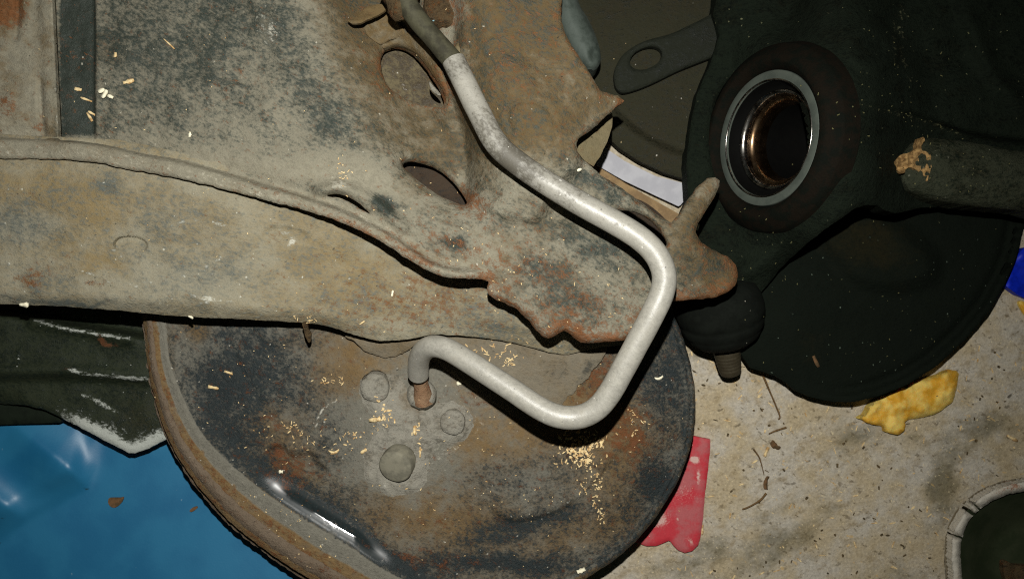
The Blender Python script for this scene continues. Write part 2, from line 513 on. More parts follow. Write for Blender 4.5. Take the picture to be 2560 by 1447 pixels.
M['race'] = plain('bronze_race', lin(150, 124, 96), .28, .5, metal=1.0, var=.15, mm=5, bump=.03, col2=lin(112, 88, 64))
M['steelrace'] = plain('worn_steel_race', lin(200, 196, 188), .22, .5, metal=1.0, var=.15, mm=5, bump=.02, col2=lin(110, 104, 98))
M['bore'] = plain('bore_shade_black', lin(5, 5, 4), .8, .1, var=.2)  # near-black colour paints in the shade deep inside the bore
M['shield'] = grime('black_shield', lin(17, 22, 16), lin(34, 31, 17), lin(8, 13, 9), lin(40, 30, 16), light=lin(110, 124, 108), dark_b=.02, tan_b=-.2, rust_b=-.16, speck=.16, bump=.6, grain=.5, rough=.85, dark_rough=.8, spec=.08, patch=26, off=3.8)
M['rubber'] = plain('rubber_boot', lin(20, 23, 19), .85, .08, var=.25, mm=8, bump=.2, speck=.03)
M['stud'] = plain('olive_stud', lin(60, 54, 40), .6, .3, var=.3, mm=4, bump=.3, col2=lin(54, 48, 34))
M['olive'] = grime('olive_disc', lin(46, 45, 30), lin(56, 47, 28), lin(20, 24, 15), lin(62, 44, 24), dark_b=.04, tan_b=.0, rust_b=-.05, speck=.10, bump=.6, grain=.6, patch=24, off=4.1)
M['olive2'] = grime('olive_bracket', lin(31, 34, 24), lin(36, 32, 20), lin(16, 21, 15), lin(50, 36, 20), dark_b=.06, tan_b=-.1, rust_b=-.08, speck=.08, bump=.5, grain=.5, off=4.4)
M['bush'] = plain('blue_grey_bush', lin(74, 82, 76), .7, .3, var=.2, mm=9, bump=.2, col2=lin(56, 64, 58), speck=.02)
M['paper'] = plain('white_strip', lin(180, 180, 185), .8, .2, var=.06, mm=14, bump=.05, col2=lin(168, 168, 174), speck_c=lin(150, 130, 100))
M['brownsheet'] = plain('brown_card', lin(150, 126, 92), .9, .1, var=.25, mm=9, bump=.3, col2=lin(128, 106, 78))
M['red'] = plain('red_plastic', lin(188, 52, 62), .6, .3, var=.25, mm=14, bump=.15, col2=lin(176, 92, 94), speck=.10, speck_c=lin(205, 170, 160))
M['blue2'] = plain('deep_blue', lin(8, 40, 190), .5, .3, var=.1, bump=.05)
M['paleblue'] = plain('pale_blue_flake', lin(140, 178, 186), .7, .3, var=.06, bump=.05)
M['chip'] = plain('wood_chip', lin(232, 208, 158), .85, .15, var=.3, mm=2.2, bump=.2, col2=lin(178, 142, 94), speck_c=lin(240, 220, 180))
M['seed'] = plain('white_seed', lin(246, 240, 212), .7, .2, var=.1, mm=2, bump=.1, col2=lin(236, 226, 196))
M['twig'] = plain('brown_twig', lin(112, 88, 58), .85, .1, var=.3, mm=2.5, bump=.3)
M['leaf'] = plain('dry_leaf', lin(112, 84, 58), .85, .1, var=.3, mm=3, bump=.3, col2=lin(84, 68, 48))
M['fleckdirt'] = plain('olive_flecks', lin(104, 100, 66), .9, .1, var=.4, mm=2, bump=.1, col2=lin(66, 70, 50))
M['grit'] = plain('dark_grit', lin(98, 82, 56), .85, .15, var=.5, mm=2.0, bump=.3, col2=lin(60, 54, 40))
M['pan'] = grime('worn_pan_rim', lin(190, 184, 170), lin(180, 162, 138), lin(110, 96, 78), lin(150, 96, 62), light=lin(232, 230, 222), dark_b=-.10, rust_b=-.12, tan_b=-.1, speck=.05, bump=.4, grain=.35, rough=.6, off=2.5)
M['paninside'] = plain('dark_green_pan', lin(52, 58, 40), .75, .15, var=.25, mm=18, bump=.1, col2=lin(42, 50, 32))
M['rag'] = plain('torn_rubber_edge', lin(160, 128, 82), .85, .2, var=.5, mm=2.5, bump=.6, col2=lin(112, 86, 52))

def concrete():
    k = NT('workshop_concrete'); co = k.coords(0, 1.0); c2 = k.coords(25, 1.5, .3); c3 = k.coords(-30, 1.6, .8)
    n1 = k.noise(co, 30, 6, .62); n2 = k.noise(c2, 6, 6, .68, .3); n3 = k.noise(co, 1.6, 5, .74)
    c = k.mix(k.step(n1, .36, .64), lin(180, 165, 136), lin(186, 179, 165))
    c = k.mix(k.math('MULTIPLY', k.step(n2, .48, .72), .65), c, lin(140, 122, 90))
    c = k.mix(k.math('MULTIPLY', k.step(k.math('ADD', k.noise(c2, 42, 6, .66), k.attr('m_dark')), .54, .78), .75), c, lin(98, 92, 70))
    g = k.math('ADD', .38, k.math('MULTIPLY', n3, 1.24)); cb = k.n('ShaderNodeCombineColor'); [k.link(g, cb.inputs[i]) for i in range(3)]
    c = k.mix(1.0, c, cb.outputs[0], 'MULTIPLY')
    for cc_, mm, lo, hi, col_, f in ((c3, 2.6, .615, .70, (84, 70, 48), .55), (c2, 4.4, .65, .74, (70, 60, 42), .6), (co, 1.7, .64, .72, (236, 218, 176), .6), (c3, 3.6, .66, .73, (206, 172, 112), .6)):
        c = k.mix(k.math('MULTIPLY', k.step(k.noise(cc_, mm, 3, .55), lo, hi), f), c, lin(*col_))
    c = k.mix(k.math('MULTIPLY', k.specks(k.coords(50, 1.5, .4), 8.5, .16, .16), .8), c, lin(52, 46, 34))
    k.link(c, k.b.inputs['Base Color']); k.b.inputs['Roughness'].default_value = .95; k.b.inputs['Specular IOR Level'].default_value = .1
    k.link(k.bump(k.math('ADD', k.math('MULTIPLY', n2, .8), n3), .6), k.b.inputs['Normal'])
    return k.m
M['concrete'] = concrete()

def blue_plastic():
    k = NT('blue_plastic_sheet'); co = k.coords(0, 1)
    n = k.noise(co, 30, 4, .5); n3 = k.noise(co, 1.2, 3, .6)
    c = k.mix(k.step(n, .35, .65), lin(16, 100, 142), lin(30, 112, 152))
    c = k.mix(k.math('MULTIPLY', k.step(n3, .60, .8), .10), c, lin(90, 150, 180))
    for mm, sz, ch, cc in ((11, .09, .25, (22, 50, 58)), (7, .06, .22, (150, 180, 190)), (16, .07, .25, (60, 46, 40))):
        c = k.mix(k.math('MULTIPLY', k.specks(k.coords(20, 1.4, mm * .07), mm, sz, ch), .8), c, lin(*cc))
    k.link(c, k.b.inputs['Base Color']); k.b.inputs['Roughness'].default_value = .5; k.b.inputs['Specular IOR Level'].default_value = 1.0
    k.link(k.bump(n3, .06), k.b.inputs['Normal'])
    return k.m
M['blue'] = blue_plastic()

def foam():
    k = NT('yellow_foam'); co = k.coords(0, 1)
    n1 = k.noise(co, 9, 4, .55); n2 = k.noise(co, 1.2, 4, .7)
    c = k.mix(k.step(n1, .38, .62), lin(216, 160, 36), lin(228, 196, 100))
    c = k.mix(k.math('MULTIPLY', k.step(n2, .55, .75), .35), c, lin(240, 218, 150))
    k.link(c, k.b.inputs['Base Color']); k.b.inputs['Roughness'].default_value = .8
    k.b.inputs['Subsurface Weight'].default_value = .25; k.b.inputs['Subsurface Radius'].default_value = (.004, .002, .0006); k.b.inputs['Subsurface Scale'].default_value = 1.0
    k.link(k.bump(k.math('ADD', n1, n2), .4), k.b.inputs['Normal'])
    return k.m
M['foam'] = foam()

# ------------------------------------------------------------------ setting: concrete floor
NG = 181
g = np.linspace(-1, 1, NG)
gx, gy = np.meshgrid(g * .62, g * .46)
gz = fnoise(gx * 1000, gy * 1000, 60, 2) * 0.0006
V = np.stack([gx.ravel(), gy.ravel(), gz.ravel() - .0012], 1)
F = [[j * NG + i, j * NG + i + 1, (j + 1) * NG + i + 1, (j + 1) * NG + i] for j in range(NG - 1) for i in range(NG - 1)]
fpx = gx.ravel() / (KX * H) + IW / 2; fpy = IH / 2 - gy.ravel() / (KX * H)
fst = blobs([(2345, 1165, 46, 60, 20, .24), (2370, 1200, 40, 30, 0, .14), (2290, 1090, 40, 22, 30, .18), (2350, 1250, 26, 30, 0, .16), (2480, 1080, 90, 60, 0, .1), (1950, 1330, 60, 40, 0, .14), (1985, 1380, 60, 40, 0, .10), (1770, 1370, 40, 30, 0, .2), (2200, 1100, 60, 30, 0, .08), (1740, 880, 30, 22, 0, .3)])(fpx, fpy, 0)
floor = make('concrete_floor', V, F, M['concrete'], None, {'m_dark': fst})
tag(floor, None, None, kind='structure')

# ------------------------------------------------------------------ blue plastic sheet, lower left
ARC = [(250, 1040), (236, 1100), (228, 1160), (208, 1206), (150, 1240), (70, 1282), (0, 1335), (-120, 1420)]
def z_blue(px, py, d):
    poly = np.array([(-200, 1000), (250, 1000)] + ARC[1:] + [(-200, 1440)], float)
    s = sdist(px, py, poly, False)
    v = -(px - 60) * .61 + (py - 1080) * .79
    z = 9 + 0.9 * fnoise(px, py, 300, 1, 2) + 2.0 * (py - 1250) / 400
    u = (px - 60) * .79 + (py - 1080) * .61
    def fold(v, u):
        t = np.clip((v + 150) / 150.0, 0, 1)
        return 14.4 * t * t * (1 - ss(4, 150, v)) * np.clip(.62 + u * .004, .5, 1.0)
    f = fold(v, u) + .9 * fold(v - 170, u + 120)
    return z + f * ss(-24, 56, s) + 1.2 * np.exp(-(line_d(px, py, ARC) / 20.0) ** 2)
blue = sheet('blue_plastic_sheet', [(-160, 1000), (300, 1000), (640, 1010), (980, 1180), (980, 1540), (-160, 1540)], z_blue, M['blue'], thick=1.5, step=9, sm=False)
tag(blue, 'glossy blue plastic sheet under the black bar, lower left', 'plastic sheet')
def z_b(px, py): return z_blue(px, py, 0)
lf = sheet('leaf_scrap', [(271, 1258), (272, 1245), (284, 1243), (300, 1243), (309, 1242), (304, 1255), (292, 1266), (280, 1267)], lambda x, y, d: z_b(x, y) + 1.4, M['leaf'], thick=.8, step=4)
tag(lf, 'greenish brown leaf scrap lying on the blue plastic sheet', 'leaf')
lf = sheet('bark_scrap', [(474, 1276), (480, 1269), (490, 1265), (494, 1268), (486, 1275), (478, 1279)], lambda x, y, d: z_b(x, y) + 1.2, M['leaf'], thick=.8, step=3)
tag(lf, 'tiny reddish bark scrap on the blue sheet near the backing plate', 'bark')

# ------------------------------------------------------------------ black bars, left
def bar_mask(px, py, d):
    lowe = line_d(px, py, [(60, 1012), (130, 1030), (250, 1090), (325, 1130), (415, 1098)])
    m = .62 * np.exp(-(lowe / 24.0) ** 2) * ss(70, 240, px) + .25 * np.exp(-(lowe / 60.0) ** 2) * ss(160, 280, px)
    m = m + .55 * np.exp(-(line_d(px, py, [(170, 924), (220, 935), (290, 941), (372, 948)]) / 5.0) ** 2)
    m = m + .5 * np.exp(-(line_d(px, py, [(88, 800), (160, 820), (250, 836), (322, 846)]) / 5.0) ** 2)
    m = m + .42 * np.exp(-(line_d(px, py, [(205, 985), (250, 1005), (288, 1028)]) / 6.0) ** 2)
    return m
def z_bar(px, py, d):
    z = 40 - 5 * ss(930, 960, py) + 3 * np.exp(-(line_d(px, py, [(-60, 930), (170, 924), (372, 948)]) / 16.0) ** 2)
    z = z + 4 * np.exp(-(line_d(px, py, [(88, 800), (322, 846)]) / 18.0) ** 2) - 16 * ss(0, 1, (826 + (px - 200) * .16 - py) / 24)
    return z + fnoise(px, py, 60, 4) * .5 - 9 * (1 - ss(-40, 90, px)) * ss(960, 1030, py)
bar = sheet('steel_bar', [(-90, 700), (200, 700), (330, 720), (460, 760), (480, 1080), (430, 1090), (415, 1098), (372, 1120), (338, 1132), (322, 1131), (250, 1095), (170, 1052), (112, 1024), (70, 1013), (0, 1009), (-90, 1007)],  # upper part extended past the bar's edge, its dark colour fills the shadowed gap
            z_bar, M['bar'], thick=9, step=7, sm=False, jag=1.2, edge=8,
            masks={'m_light': bar_mask, 'm_rust': blobs([(170, 918, 14, 8, 0, .5), (250, 850, 40, 10, 15, .4), (270, 850, 22, 12, 10, .3)]), 'm_tan': blobs([(350, 1040, 60, 60, 0, .25)])})
tag(bar, 'black steel bar with a white scuffed lower edge, left of the backing plate', 'bar')
bar2 = sheet('flat_strip', [(-90, 985), (160, 985), (168, 1030), (150, 1056), (100, 1058), (-90, 1064)], lambda x, y, d: 24 + 0 * x, M['black'], thick=6, step=12, sm=False, edge=6)
tag(bar2, 'plain black strip between the scuffed bar and the blue sheet', 'strip')

# ------------------------------------------------------------------ brake backing plate
bp = thing('brake_backing_plate', 'large round rusty backing plate with dusty black paint, under the pale tube', 'brake plate', PV(1050, 900, 40))
DISC = [(366, 760), (364, 850), (372, 930), (388, 1000), (410, 1070), (434, 1122), (472, 1182), (522, 1246), (578, 1306), (640, 1356), (710, 1406), (790, 1455), (880, 1500), (1000, 1540), (1120, 1550), (1250, 1535), (1360, 1498), (1462, 1446), (1542, 1394), (1602, 1338), (1652, 1274), (1696, 1198), (1723, 1128), (1736, 1060), (1738, 1000), (1733, 940), (1718, 880), (1690, 800), (1620, 680), (1500, 560), (1350, 470), (1180, 420), (1000, 420), (800, 460), (600, 540), (450, 640)]
DW = catmull(DISC, True, 6)
def disc_s(px, py):
    """how wide the rim appears, 0 on the far right, 1 at the lower left"""
    a = np.degrees(np.arctan2(py - 900, px - 1050)) % 360      # 90 = down in the photo
    return np.interp(a, [0, 20, 45, 60, 75, 90, 110, 125, 140, 160, 180, 200, 360], [.10, .10, .14, .22, .4, .7, 1, 1, .95, .7, .46, .4, .1])
def z_disc(px, py, d):
    d = dist_poly(px, py, DW)                            # smooth outline, not the ragged edge
    s = disc_s(px, py); q = d / s
    z = 50 + 4.75 * np.clip((190 - q) / 70.0, 0, 1) ** 2                       # pressed step up to the rim
    z = z - 5.0 * (1 - ss(36, 46, q)) * 0 - 1.0 * np.exp(-((q - 80) / 5.0) ** 2)
    z = z - 2.5 * (1 - ss(0, 30, q))
    # right side: plate dips to its edge
    z = z - 7 * (1 - ss(0, 140, d)) * (s < .2) * (1 - ss(.10, .2, s))
    # pressed crease lower right: outer band lower
    cr = sdist(px, py, [(1180, 1235), (1255, 1290), (1310, 1296), (1380, 1278), (1450, 1240), (1500, 1180), (1640, 1000), (1600, 800), (1200, 800), (900, 900), (900, 1100)])
    right = ss(1150, 1260, px) * ss(1040, 1180, py)
    z = z + 2.2 * ss(-9, 5, cr) * right
    # dust heap round the adjuster
    z = z + 3.0 * np.exp(-ell(px, py, 1020, 1080, 110, 130) ** 2)
    # torn rust opening
    z = z - 3.5 * ss(-6, 10, sdist(px, py, [(668, 1128), (700, 1112), (735, 1135), (775, 1130), (800, 1155), (818, 1178), (770, 1182), (720, 1160), (690, 1150)]))
    z = z + 1.4 * ss(-10, 3, sdist(px, py, [(640, 800), (648, 830), (672, 852), (705, 858), (735, 840), (750, 800)]))
    z = z - .8 * np.exp(-(line_d(px, py, [(560, 800), (590, 900), (640, 990), (690, 1060)]) / 9.0) ** 2)
    z = z + 2.0 * np.exp(-ell(px, py, 1135, 1050, 70, 60) ** 2) + 1.5 * np.exp(-ell(px, py, 940, 975, 60, 60) ** 2)
    return z + .55 * fnoise(px, py, 120, 3, 3) * ss(60, 220, d) * ss(250, 330, q)
def disc_gloss(px, py, d):
    d = dist_poly(px, py, DW)
    q = d / disc_s(px, py)
    a = np.degrees(np.arctan2(py - 900, px - 1050)) % 360
    along = ss(96, 108, a) * ss(146, 132, a)
    return np.exp(-((q - 153) / 19.0) ** 2) * along
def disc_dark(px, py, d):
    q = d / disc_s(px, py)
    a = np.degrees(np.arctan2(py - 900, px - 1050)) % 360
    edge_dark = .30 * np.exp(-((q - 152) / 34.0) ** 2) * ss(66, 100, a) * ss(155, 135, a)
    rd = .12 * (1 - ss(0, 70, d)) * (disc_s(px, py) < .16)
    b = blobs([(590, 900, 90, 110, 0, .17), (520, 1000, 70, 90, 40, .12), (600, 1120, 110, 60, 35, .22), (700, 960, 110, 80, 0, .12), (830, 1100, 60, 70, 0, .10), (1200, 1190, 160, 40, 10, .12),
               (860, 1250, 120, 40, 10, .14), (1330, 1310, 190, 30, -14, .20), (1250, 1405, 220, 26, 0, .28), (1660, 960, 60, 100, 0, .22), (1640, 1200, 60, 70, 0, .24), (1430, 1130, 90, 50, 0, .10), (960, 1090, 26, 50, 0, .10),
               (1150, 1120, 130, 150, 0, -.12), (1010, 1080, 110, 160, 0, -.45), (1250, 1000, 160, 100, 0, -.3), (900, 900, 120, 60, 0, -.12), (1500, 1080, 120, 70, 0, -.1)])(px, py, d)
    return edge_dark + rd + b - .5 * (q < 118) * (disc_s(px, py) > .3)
def disc_tan(px, py, d):
    q = d / disc_s(px, py)
    return blobs([(880, 890, 110, 60, 10, .35), (860, 960, 100, 40, 0, .25), (500, 830, 40, 30, 0, .5), (680, 1060, 80, 60, 30, .30), (700, 1180, 110, 60, 30, .35), (980, 1270, 230, 50, 8, .22), (1100, 1330, 200, 60, 6, .25),
                  (1250, 1080, 160, 80, 0, .2), (1480, 1040, 120, 90, 0, .25), (1560, 1180, 100, 120, 20, .25), (1450, 1330, 130, 50, -25, .2), (1330, 950, 150, 90, 0, .22), (1010, 1100, 110, 150, 0, -.6), (600, 900, 120, 160, 0, -.35)])(px, py, d) - .5 * (q < 118) * (q > 82) + .3 * (q < 80)
def disc_rust(px, py, d):
    q = d / disc_s(px, py)
    return blobs([(740, 1150, 70, 30, 20, .22), (700, 1122, 30, 16, 10, .14), (1050, 1395, 60, 18, 20, .22), (1570, 1075, 70, 60, 60, .26), (1500, 950, 60, 80, 30, .24), (1090, 1300, 60, 30, 0, .10), (700, 1200, 50, 40, 0, .14), (690, 1060, 24, 12, 40, .2), (1420, 1230, 60, 30, 0, .05), (1600, 1130, 60, 60, 0, .1),
                  (1180, 1005, 50, 14, 10, .18), (1150, 1400, 60, 14, 0, .15), (1020, 1000, 30, 22, 0, .2)])(px, py, d) - .3 * (q < 140) * (q > 82) * (disc_s(px, py) > .3) + .12 * (q < 80) * (disc_s(px, py) > .3)
def disc_light(px, py, d):
    q = d / disc_s(px, py)
    arc = .45 * np.exp(-(line_d(px, py, [(788, 1068), (800, 1035), (820, 1012), (842, 1000)]) / 3.5) ** 2)
    crease_glint = .28 * np.exp(-(line_d(px, py, [(1255, 1288), (1310, 1294), (1380, 1275), (1450, 1240)]) / 4) ** 2)  # painted highlight along the top edge of the crease
    grey = .2 * np.exp(-ell(px, py, 1005, 1100, 120, 160) ** 2) + .2 * np.exp(-ell(px, py, 1130, 1060, 80, 70) ** 2)
    return arc + crease_glint + grey
ringpts = []
for k_ in np.linspace(0, 1, 12):
    for p_ in resample(catmull(DISC, True, 6), 7):
        a_ = math.degrees(math.atan2(p_[1] - 900, p_[0] - 1050)) % 360
        if 88 < a_ < 185:
            s_ = float(disc_s(p_[0], p_[1])); c_ = np.array([1050, 900.]) - p_; c_ /= np.linalg.norm(c_)
            ringpts.append(tuple(p_ + c_ * s_ * (74 + 110 * k_)))
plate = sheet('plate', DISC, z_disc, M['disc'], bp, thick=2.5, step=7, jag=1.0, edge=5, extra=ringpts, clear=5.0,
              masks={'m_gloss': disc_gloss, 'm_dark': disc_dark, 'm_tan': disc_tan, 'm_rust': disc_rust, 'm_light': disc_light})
# rusty rim band lapped over the plate edge on the lower left, and the drum lip under it
def band(inner_q, outer_px, lo=84, hi=200, n=90):
    o_, i_ = [], []
    for p_ in resample(DW, 6):
        a_ = math.degrees(math.atan2(p_[1] - 900, p_[0] - 1050)) % 360
        if lo < a_ < hi:
            s_ = float(disc_s(p_[0], p_[1])); c_ = np.array([1050, 900.]) - p_; c_ /= np.linalg.norm(c_)
            o_.append((a_, tuple(p_ - c_ * outer_px * s_))); i_.append((a_, tuple(p_ + c_ * s_ * inner_q)))
    o_.sort(); i_.sort()
    return [p for _, p in o_] + [p for _, p in i_][::-1]
sheet('rim_band', band(50, -14), lambda px, py, d: z_disc(px, py, dist_poly(px, py, DW)) + 1.2 + .35 * fnoise(px, py, 16, 5), M['rim'], bp, thick=2.0, step=7, sm=False, jag=2.0, edge=6)
sheet('drum_lip', band(24, 8), lambda px, py, d: 41 + .4 * fnoise(px, py, 20, 6), M['rim'], bp, thick=5.0, step=7, sm=False, jag=2.4, edge=6)

def dz(px, py): return float(z_disc(np.array([float(px)]), np.array([float(py)]), 0)[0])
# bolt heads, adjuster plug, the grey dirt caked round them
sheet('dirt_cake', [(895, 955), (925, 925), (975, 925), (1010, 940), (1040, 985), (1090, 1000), (1140, 1000), (1190, 1040), (1180, 1090), (1130, 1120), (1095, 1115), (1080, 1160), (1070, 1210), (1030, 1242), (975, 1245), (925, 1215), (902, 1180), (908, 1120), (926, 1080), (915, 1030), (895, 1000)],
      lambda px, py, d: z_disc(px, py, 0) - .4 + 2.2 * ss(0, 26, d) + 1.0 * fnoise(px, py, 24, 3, 3) * ss(2, 20, d), M['boss'], bp, thick=1.5, step=5, jag=5.0, jscale=16,
      masks={'m_light': blobs([(960, 1210, 60, 30, 0, .22), (1000, 1080, 90, 90, 0, .14), (1130, 1060, 60, 50, 0, .1)]), 'm_dark': blobs([(960, 1090, 40, 40, 0, .08), (1060, 1120, 40, 40, 0, .05)]), 'm_tan': blobs([(1020, 1000, 40, 30, 0, .3)])})
for (x, y, r, h) in ((940, 966, 8.1, 5.2), (1133, 1052, 7.0, 4.8)):
    b_ = PV(x, y, dz(x, y) - .6)
    lathe('bolt_head', b_, (0, -.05, 1), [(r + .8, -1), (r + .3, .6), (r, h * .7), (r * .93, h), (r * .6, h + .35), (0.01, h + .45)], M['boss'], bp, seg=40, rough=.06)
b_ = PV(1000, 1148, dz(1000, 1148) - .5)
lathe('rubber_plug', b_, (-.22, -.34, 1), [(9.6, -2), (9.6, 1), (9.5, 7.2), (9.2, 8.3), (8.4, 8.8), (4, 9.0), (0.01, 9.0)], M['plug'], bp, seg=48, rough=.015)
# stub that carried the tube
tube_px('tube_stub', [(1049, 930, 66), (1051, 952, 62), (1055, 975, 58), (1058, 1002, 54)], [4.0, 4.0, 4.6, 6.0], M['stub'], bp, seg=24, wob=.05)
lathe('stub_collar', PV(1054, 985, 53), (-.05, .55, 1), [(8.5, -3), (8.2, 1), (6.8, 3.2), (5, 4)], M['boss'], bp, seg=32, rough=.06)
# dirt covered mounting flange between plate and arm
def z_fl(px, py, d): return 50.4 + 6.2 * ss(0, 1, 1 - np.clip((py - 860) / 190.0, 0, 1)) + .5 * fnoise(px, py, 50, 2) - .8 * np.exp(-ell(px, py, 1395, 925, 26, 22) ** 6)
sheet('mounting_flange', [(1050, 800), (1240, 780), (1500, 790), (1518, 862), (1516, 882), (1498, 906), (1478, 930), (1470, 946), (1446, 962), (1440, 978), (1422, 988), (1408, 1006), (1398, 1040), (1300, 1050), (1200, 990), (1110, 920), (1060, 880)],
      z_fl, M['flange'], bp, thick=4.0, step=6, sm=False, jag=2.2, jscale=11, edge=3,
      masks={'m_dark': blobs([(1395, 925, 24, 20, 0, .12), (1250, 880, 70, 20, 0, .1), (1470, 925, 26, 14, -40, .35)]), 'm_rust': blobs([(1430, 965, 30, 16, -30, .15)])})
sheet('dirt_layer', [(840, 790), (862, 838), (884, 850), (904, 870), (926, 884), (960, 893), (986, 890), (1012, 880), (1034, 864), (1060, 845), (1100, 800)],
      lambda px, py, d: 57 - 3.5 * ss(850, 895, py) + .4 * fnoise(px, py, 30, 4), M['flange'], bp, thick=3.0, step=6, jag=1.6, jscale=12, edge=2, masks={'m_tan': lambda x, y, d: .15 + 0 * x})

# ------------------------------------------------------------------ suspension arm
arm = thing('suspension_arm', 'rusty pressed steel suspension arm with oval holes and torn edge, filling the upper left', 'suspension arm', PV(900, 500, 70))
LIP = [(-120, 388), (0, 396), (150, 398), (250, 407), (330, 425), (430, 442), (540, 468), (650, 497), (740, 520), (830, 547), (900, 577), (960, 607), (1010, 641), (1060, 673), (1100, 690), (1150, 696), (1205, 698)]
UPPER = LIP + [(1222, 703), (1217, 720), (1222, 736), (1242, 751), (1268, 760), (1292, 773), (1310, 790), (1326, 806), (1342, 828), (1356, 840), (1370, 847), (1382, 843), (1398, 832), (1412, 826), (1424, 833), (1438, 846), (1452, 856), (1480, 858), (1520, 855), (1562, 851), (1580, 838), (1592, 815), (1606, 790), (1640, 765), (1690, 752), (1740, 749), (1790, 743), (1820, 730), (1838, 712), (1845, 690), (1840, 662), (1820, 642), (1782, 625), (1752, 604), (1738, 580), (1744, 560), (1768, 522), (1788, 488), (1799, 466), (1800, 450), (1788, 442), (1768, 446), (1745, 466), (1722, 496), (1700, 532), (1680, 557), (1655, 544), (1610, 512), (1550, 468), (1500, 436), (1462, 404), (1444, 380), (1440, 362), (1448, 346), (1478, 326), (1505, 300), (1540, 270), (1562, 252), (1545, 240), (1502, 228), (1478, 190), (1442, 135), (1412, 84), (1402, 40), (1410, -60), (1410, -120), (600, -120), (-120, -120)]
HA = [(951, 160), (953, 140), (962, 128), (985, 121), (1008, 124), (1030, 136), (1052, 158), (1072, 184), (1090, 212), (1104, 238), (1110, 258), (1104, 268), (1085, 268), (1050, 262), (1010, 245), (975, 222), (958, 192)]
HB = [(1005, 412), (1018, 404), (1045, 407), (1085, 420), (1125, 448), (1152, 480), (1167, 505), (1160, 512), (1135, 505), (1095, 487), (1050, 455), (1018, 428)]
HC = [(1536, 534), (1560, 526), (1594, 532), (1630, 554), (1656, 584), (1668, 612), (1640, 616), (1600, 596), (1560, 566)]
HD = [(816, 489), (840, 484), (868, 491), (893, 505), (912, 522), (926, 534), (903, 524), (878, 508), (848, 497)]
GUS = [(1165, 500), (1200, 520), (1245, 545), (1300, 560), (1340, 555), (1364, 536), (1376, 510), (1392, 480), (1450, 420), (1480, 330), (1620, 250), (1500, -200), (1180, -200), (1140, 100), (1135, 250), (1170, 360)]
def z_upper(px, py, d):
    z = 98 + 4.0 * ss(1000, 1300, px) - 3 * ss(1250, 1850, px)
    dl = line_d(px, py, LIP)
    lw = np.interp(px, [0, 300, 540, 760, 900, 1000, 1200], [50, 44, 38, 30, 26, 24, 20])
    fade = ss(1230, 1150, px)
    lip = (1 - ss(lw - 6, lw + 8, dl)) * fade
    z = z + 7.5 * lip - 2.0 * np.exp(-((dl - lw - 14) / 24.0) ** 2) * fade
    # valley with the big hole, between plate and gusset
    dv = line_d(px, py, [(880, -140), (960, 60), (1030, 230), (1110, 380), (1165, 500)])
    z = z - 20 * np.exp(-(dv / 105.0) ** 2) * ss(580, 400, py)
    z = z - 5 * np.exp(-(line_d(px, py, [(1140, 260), (1166, 360), (1172, 480)]) / 22.0) ** 2)
    z = z - 6 * np.exp(-ell(px, py, 1065, 285, 60, 40, 40) ** 2)
    # gusset strut
    gs = sdist(px, py, GUS)
    z = z + 6.0 * ss(-10, 22, gs) + 3 * ss(0, 140, gs) + 4 * np.exp(-(line_d(px, py, [(1200, -100), (1260, 150), (1400, 380)]) / 70.0) ** 2) - 6 * ss(1420, 1560, px) * ss(420, 250, py)
    z = z - 1.6 * np.exp(-((ell(px, py, 1332, 308, 68, 50, 32) - 1) / .06) ** 2) * ss(300, 290, px * 0 + py - 20 + (px - 1332) * .3)
    z = z + 1.3 * (ell(px, py, 1350, 385, 17, 15) < 1)
    # ridge upper left of the valley
    z = z + 3.0 * np.exp(-(line_d(px, py, [(610, -140), (650, 20), (700, 110)]) / 30.0) ** 2)
    # strips at the far left
    e1 = 132 + (py / 340.0) * 16
    z = z + 3.2 * ss(e1 + 3, e1 - 3, px) * (1 - lip) - 1.6 * ss(e1 - 20, e1 - 48, px) * (1 - lip)
    z = z - 2.6 * ss(e1, e1 + 4, px) * ss(242, 234, px) * (1 - lip)
    z = z - 2.2 * np.exp(-(line_d(px, py, [(46, -60), (44, 40), (38, 95)]) / 9.0) ** 2)
    z = z - 2.0 * np.exp(-(line_d(px, py, [(100, 200), (104, 290), (110, 335)]) / 6.0) ** 2)
    # torn plate
    z = z + 3.5 * np.exp(-ell(px, py, 1420, 700, 190, 110, 25) ** 2) - 4.0 * np.exp(-ell(px, py, 1450, 545, 80, 28, 15) ** 2)
    z = z + 2.5 * np.exp(-(line_d(px, py, [(880, 500), (960, 560), (1060, 640), (1150, 690)]) / 18.0) ** 2)
    z = z - 2.5 * np.exp(-ell(px, py, 960, 510, 60, 22, 25) ** 2)
    z = z - 9 * ss(1660, 1860, px) - 3 * np.exp(-ell(px, py, 1740, 480, 70, 70) ** 2)
    # rolled and curled edges
    rt = ss(1190, 1260, px) * ss(420, 470, py)
    z = z - (2.6 - 1.2 * ss(1640, 1700, px)) * np.exp(-d / 7.0) * rt + 3.0 * fnoise(px, py, 55, 3, 2) * np.exp(-d / 40.0) * rt
    hb = dist_poly(px, py, catmull(HB, True, 4)); z = z - 6 * np.exp(-hb / 14.0) * ss(500, 440, py - (px - 1085) * .6)
    ha = dist_poly(px, py, catmull(HA, True, 4)); z = z - 5 * np.exp(-ha / 14.0) * ss(215, 160, py - (px - 1020) * .8)
    z = z + 5 * np.exp(-(line_d(px, py, [(800, 478), (850, 470), (930, 500), (1010, 570)]) / 16.0) ** 2)
    return z + 1.1 * fnoise(px, py, 90, 5, 3) + .30 * fnoise(px, py, 22, 6, 2) * (1 - .8 * lip)
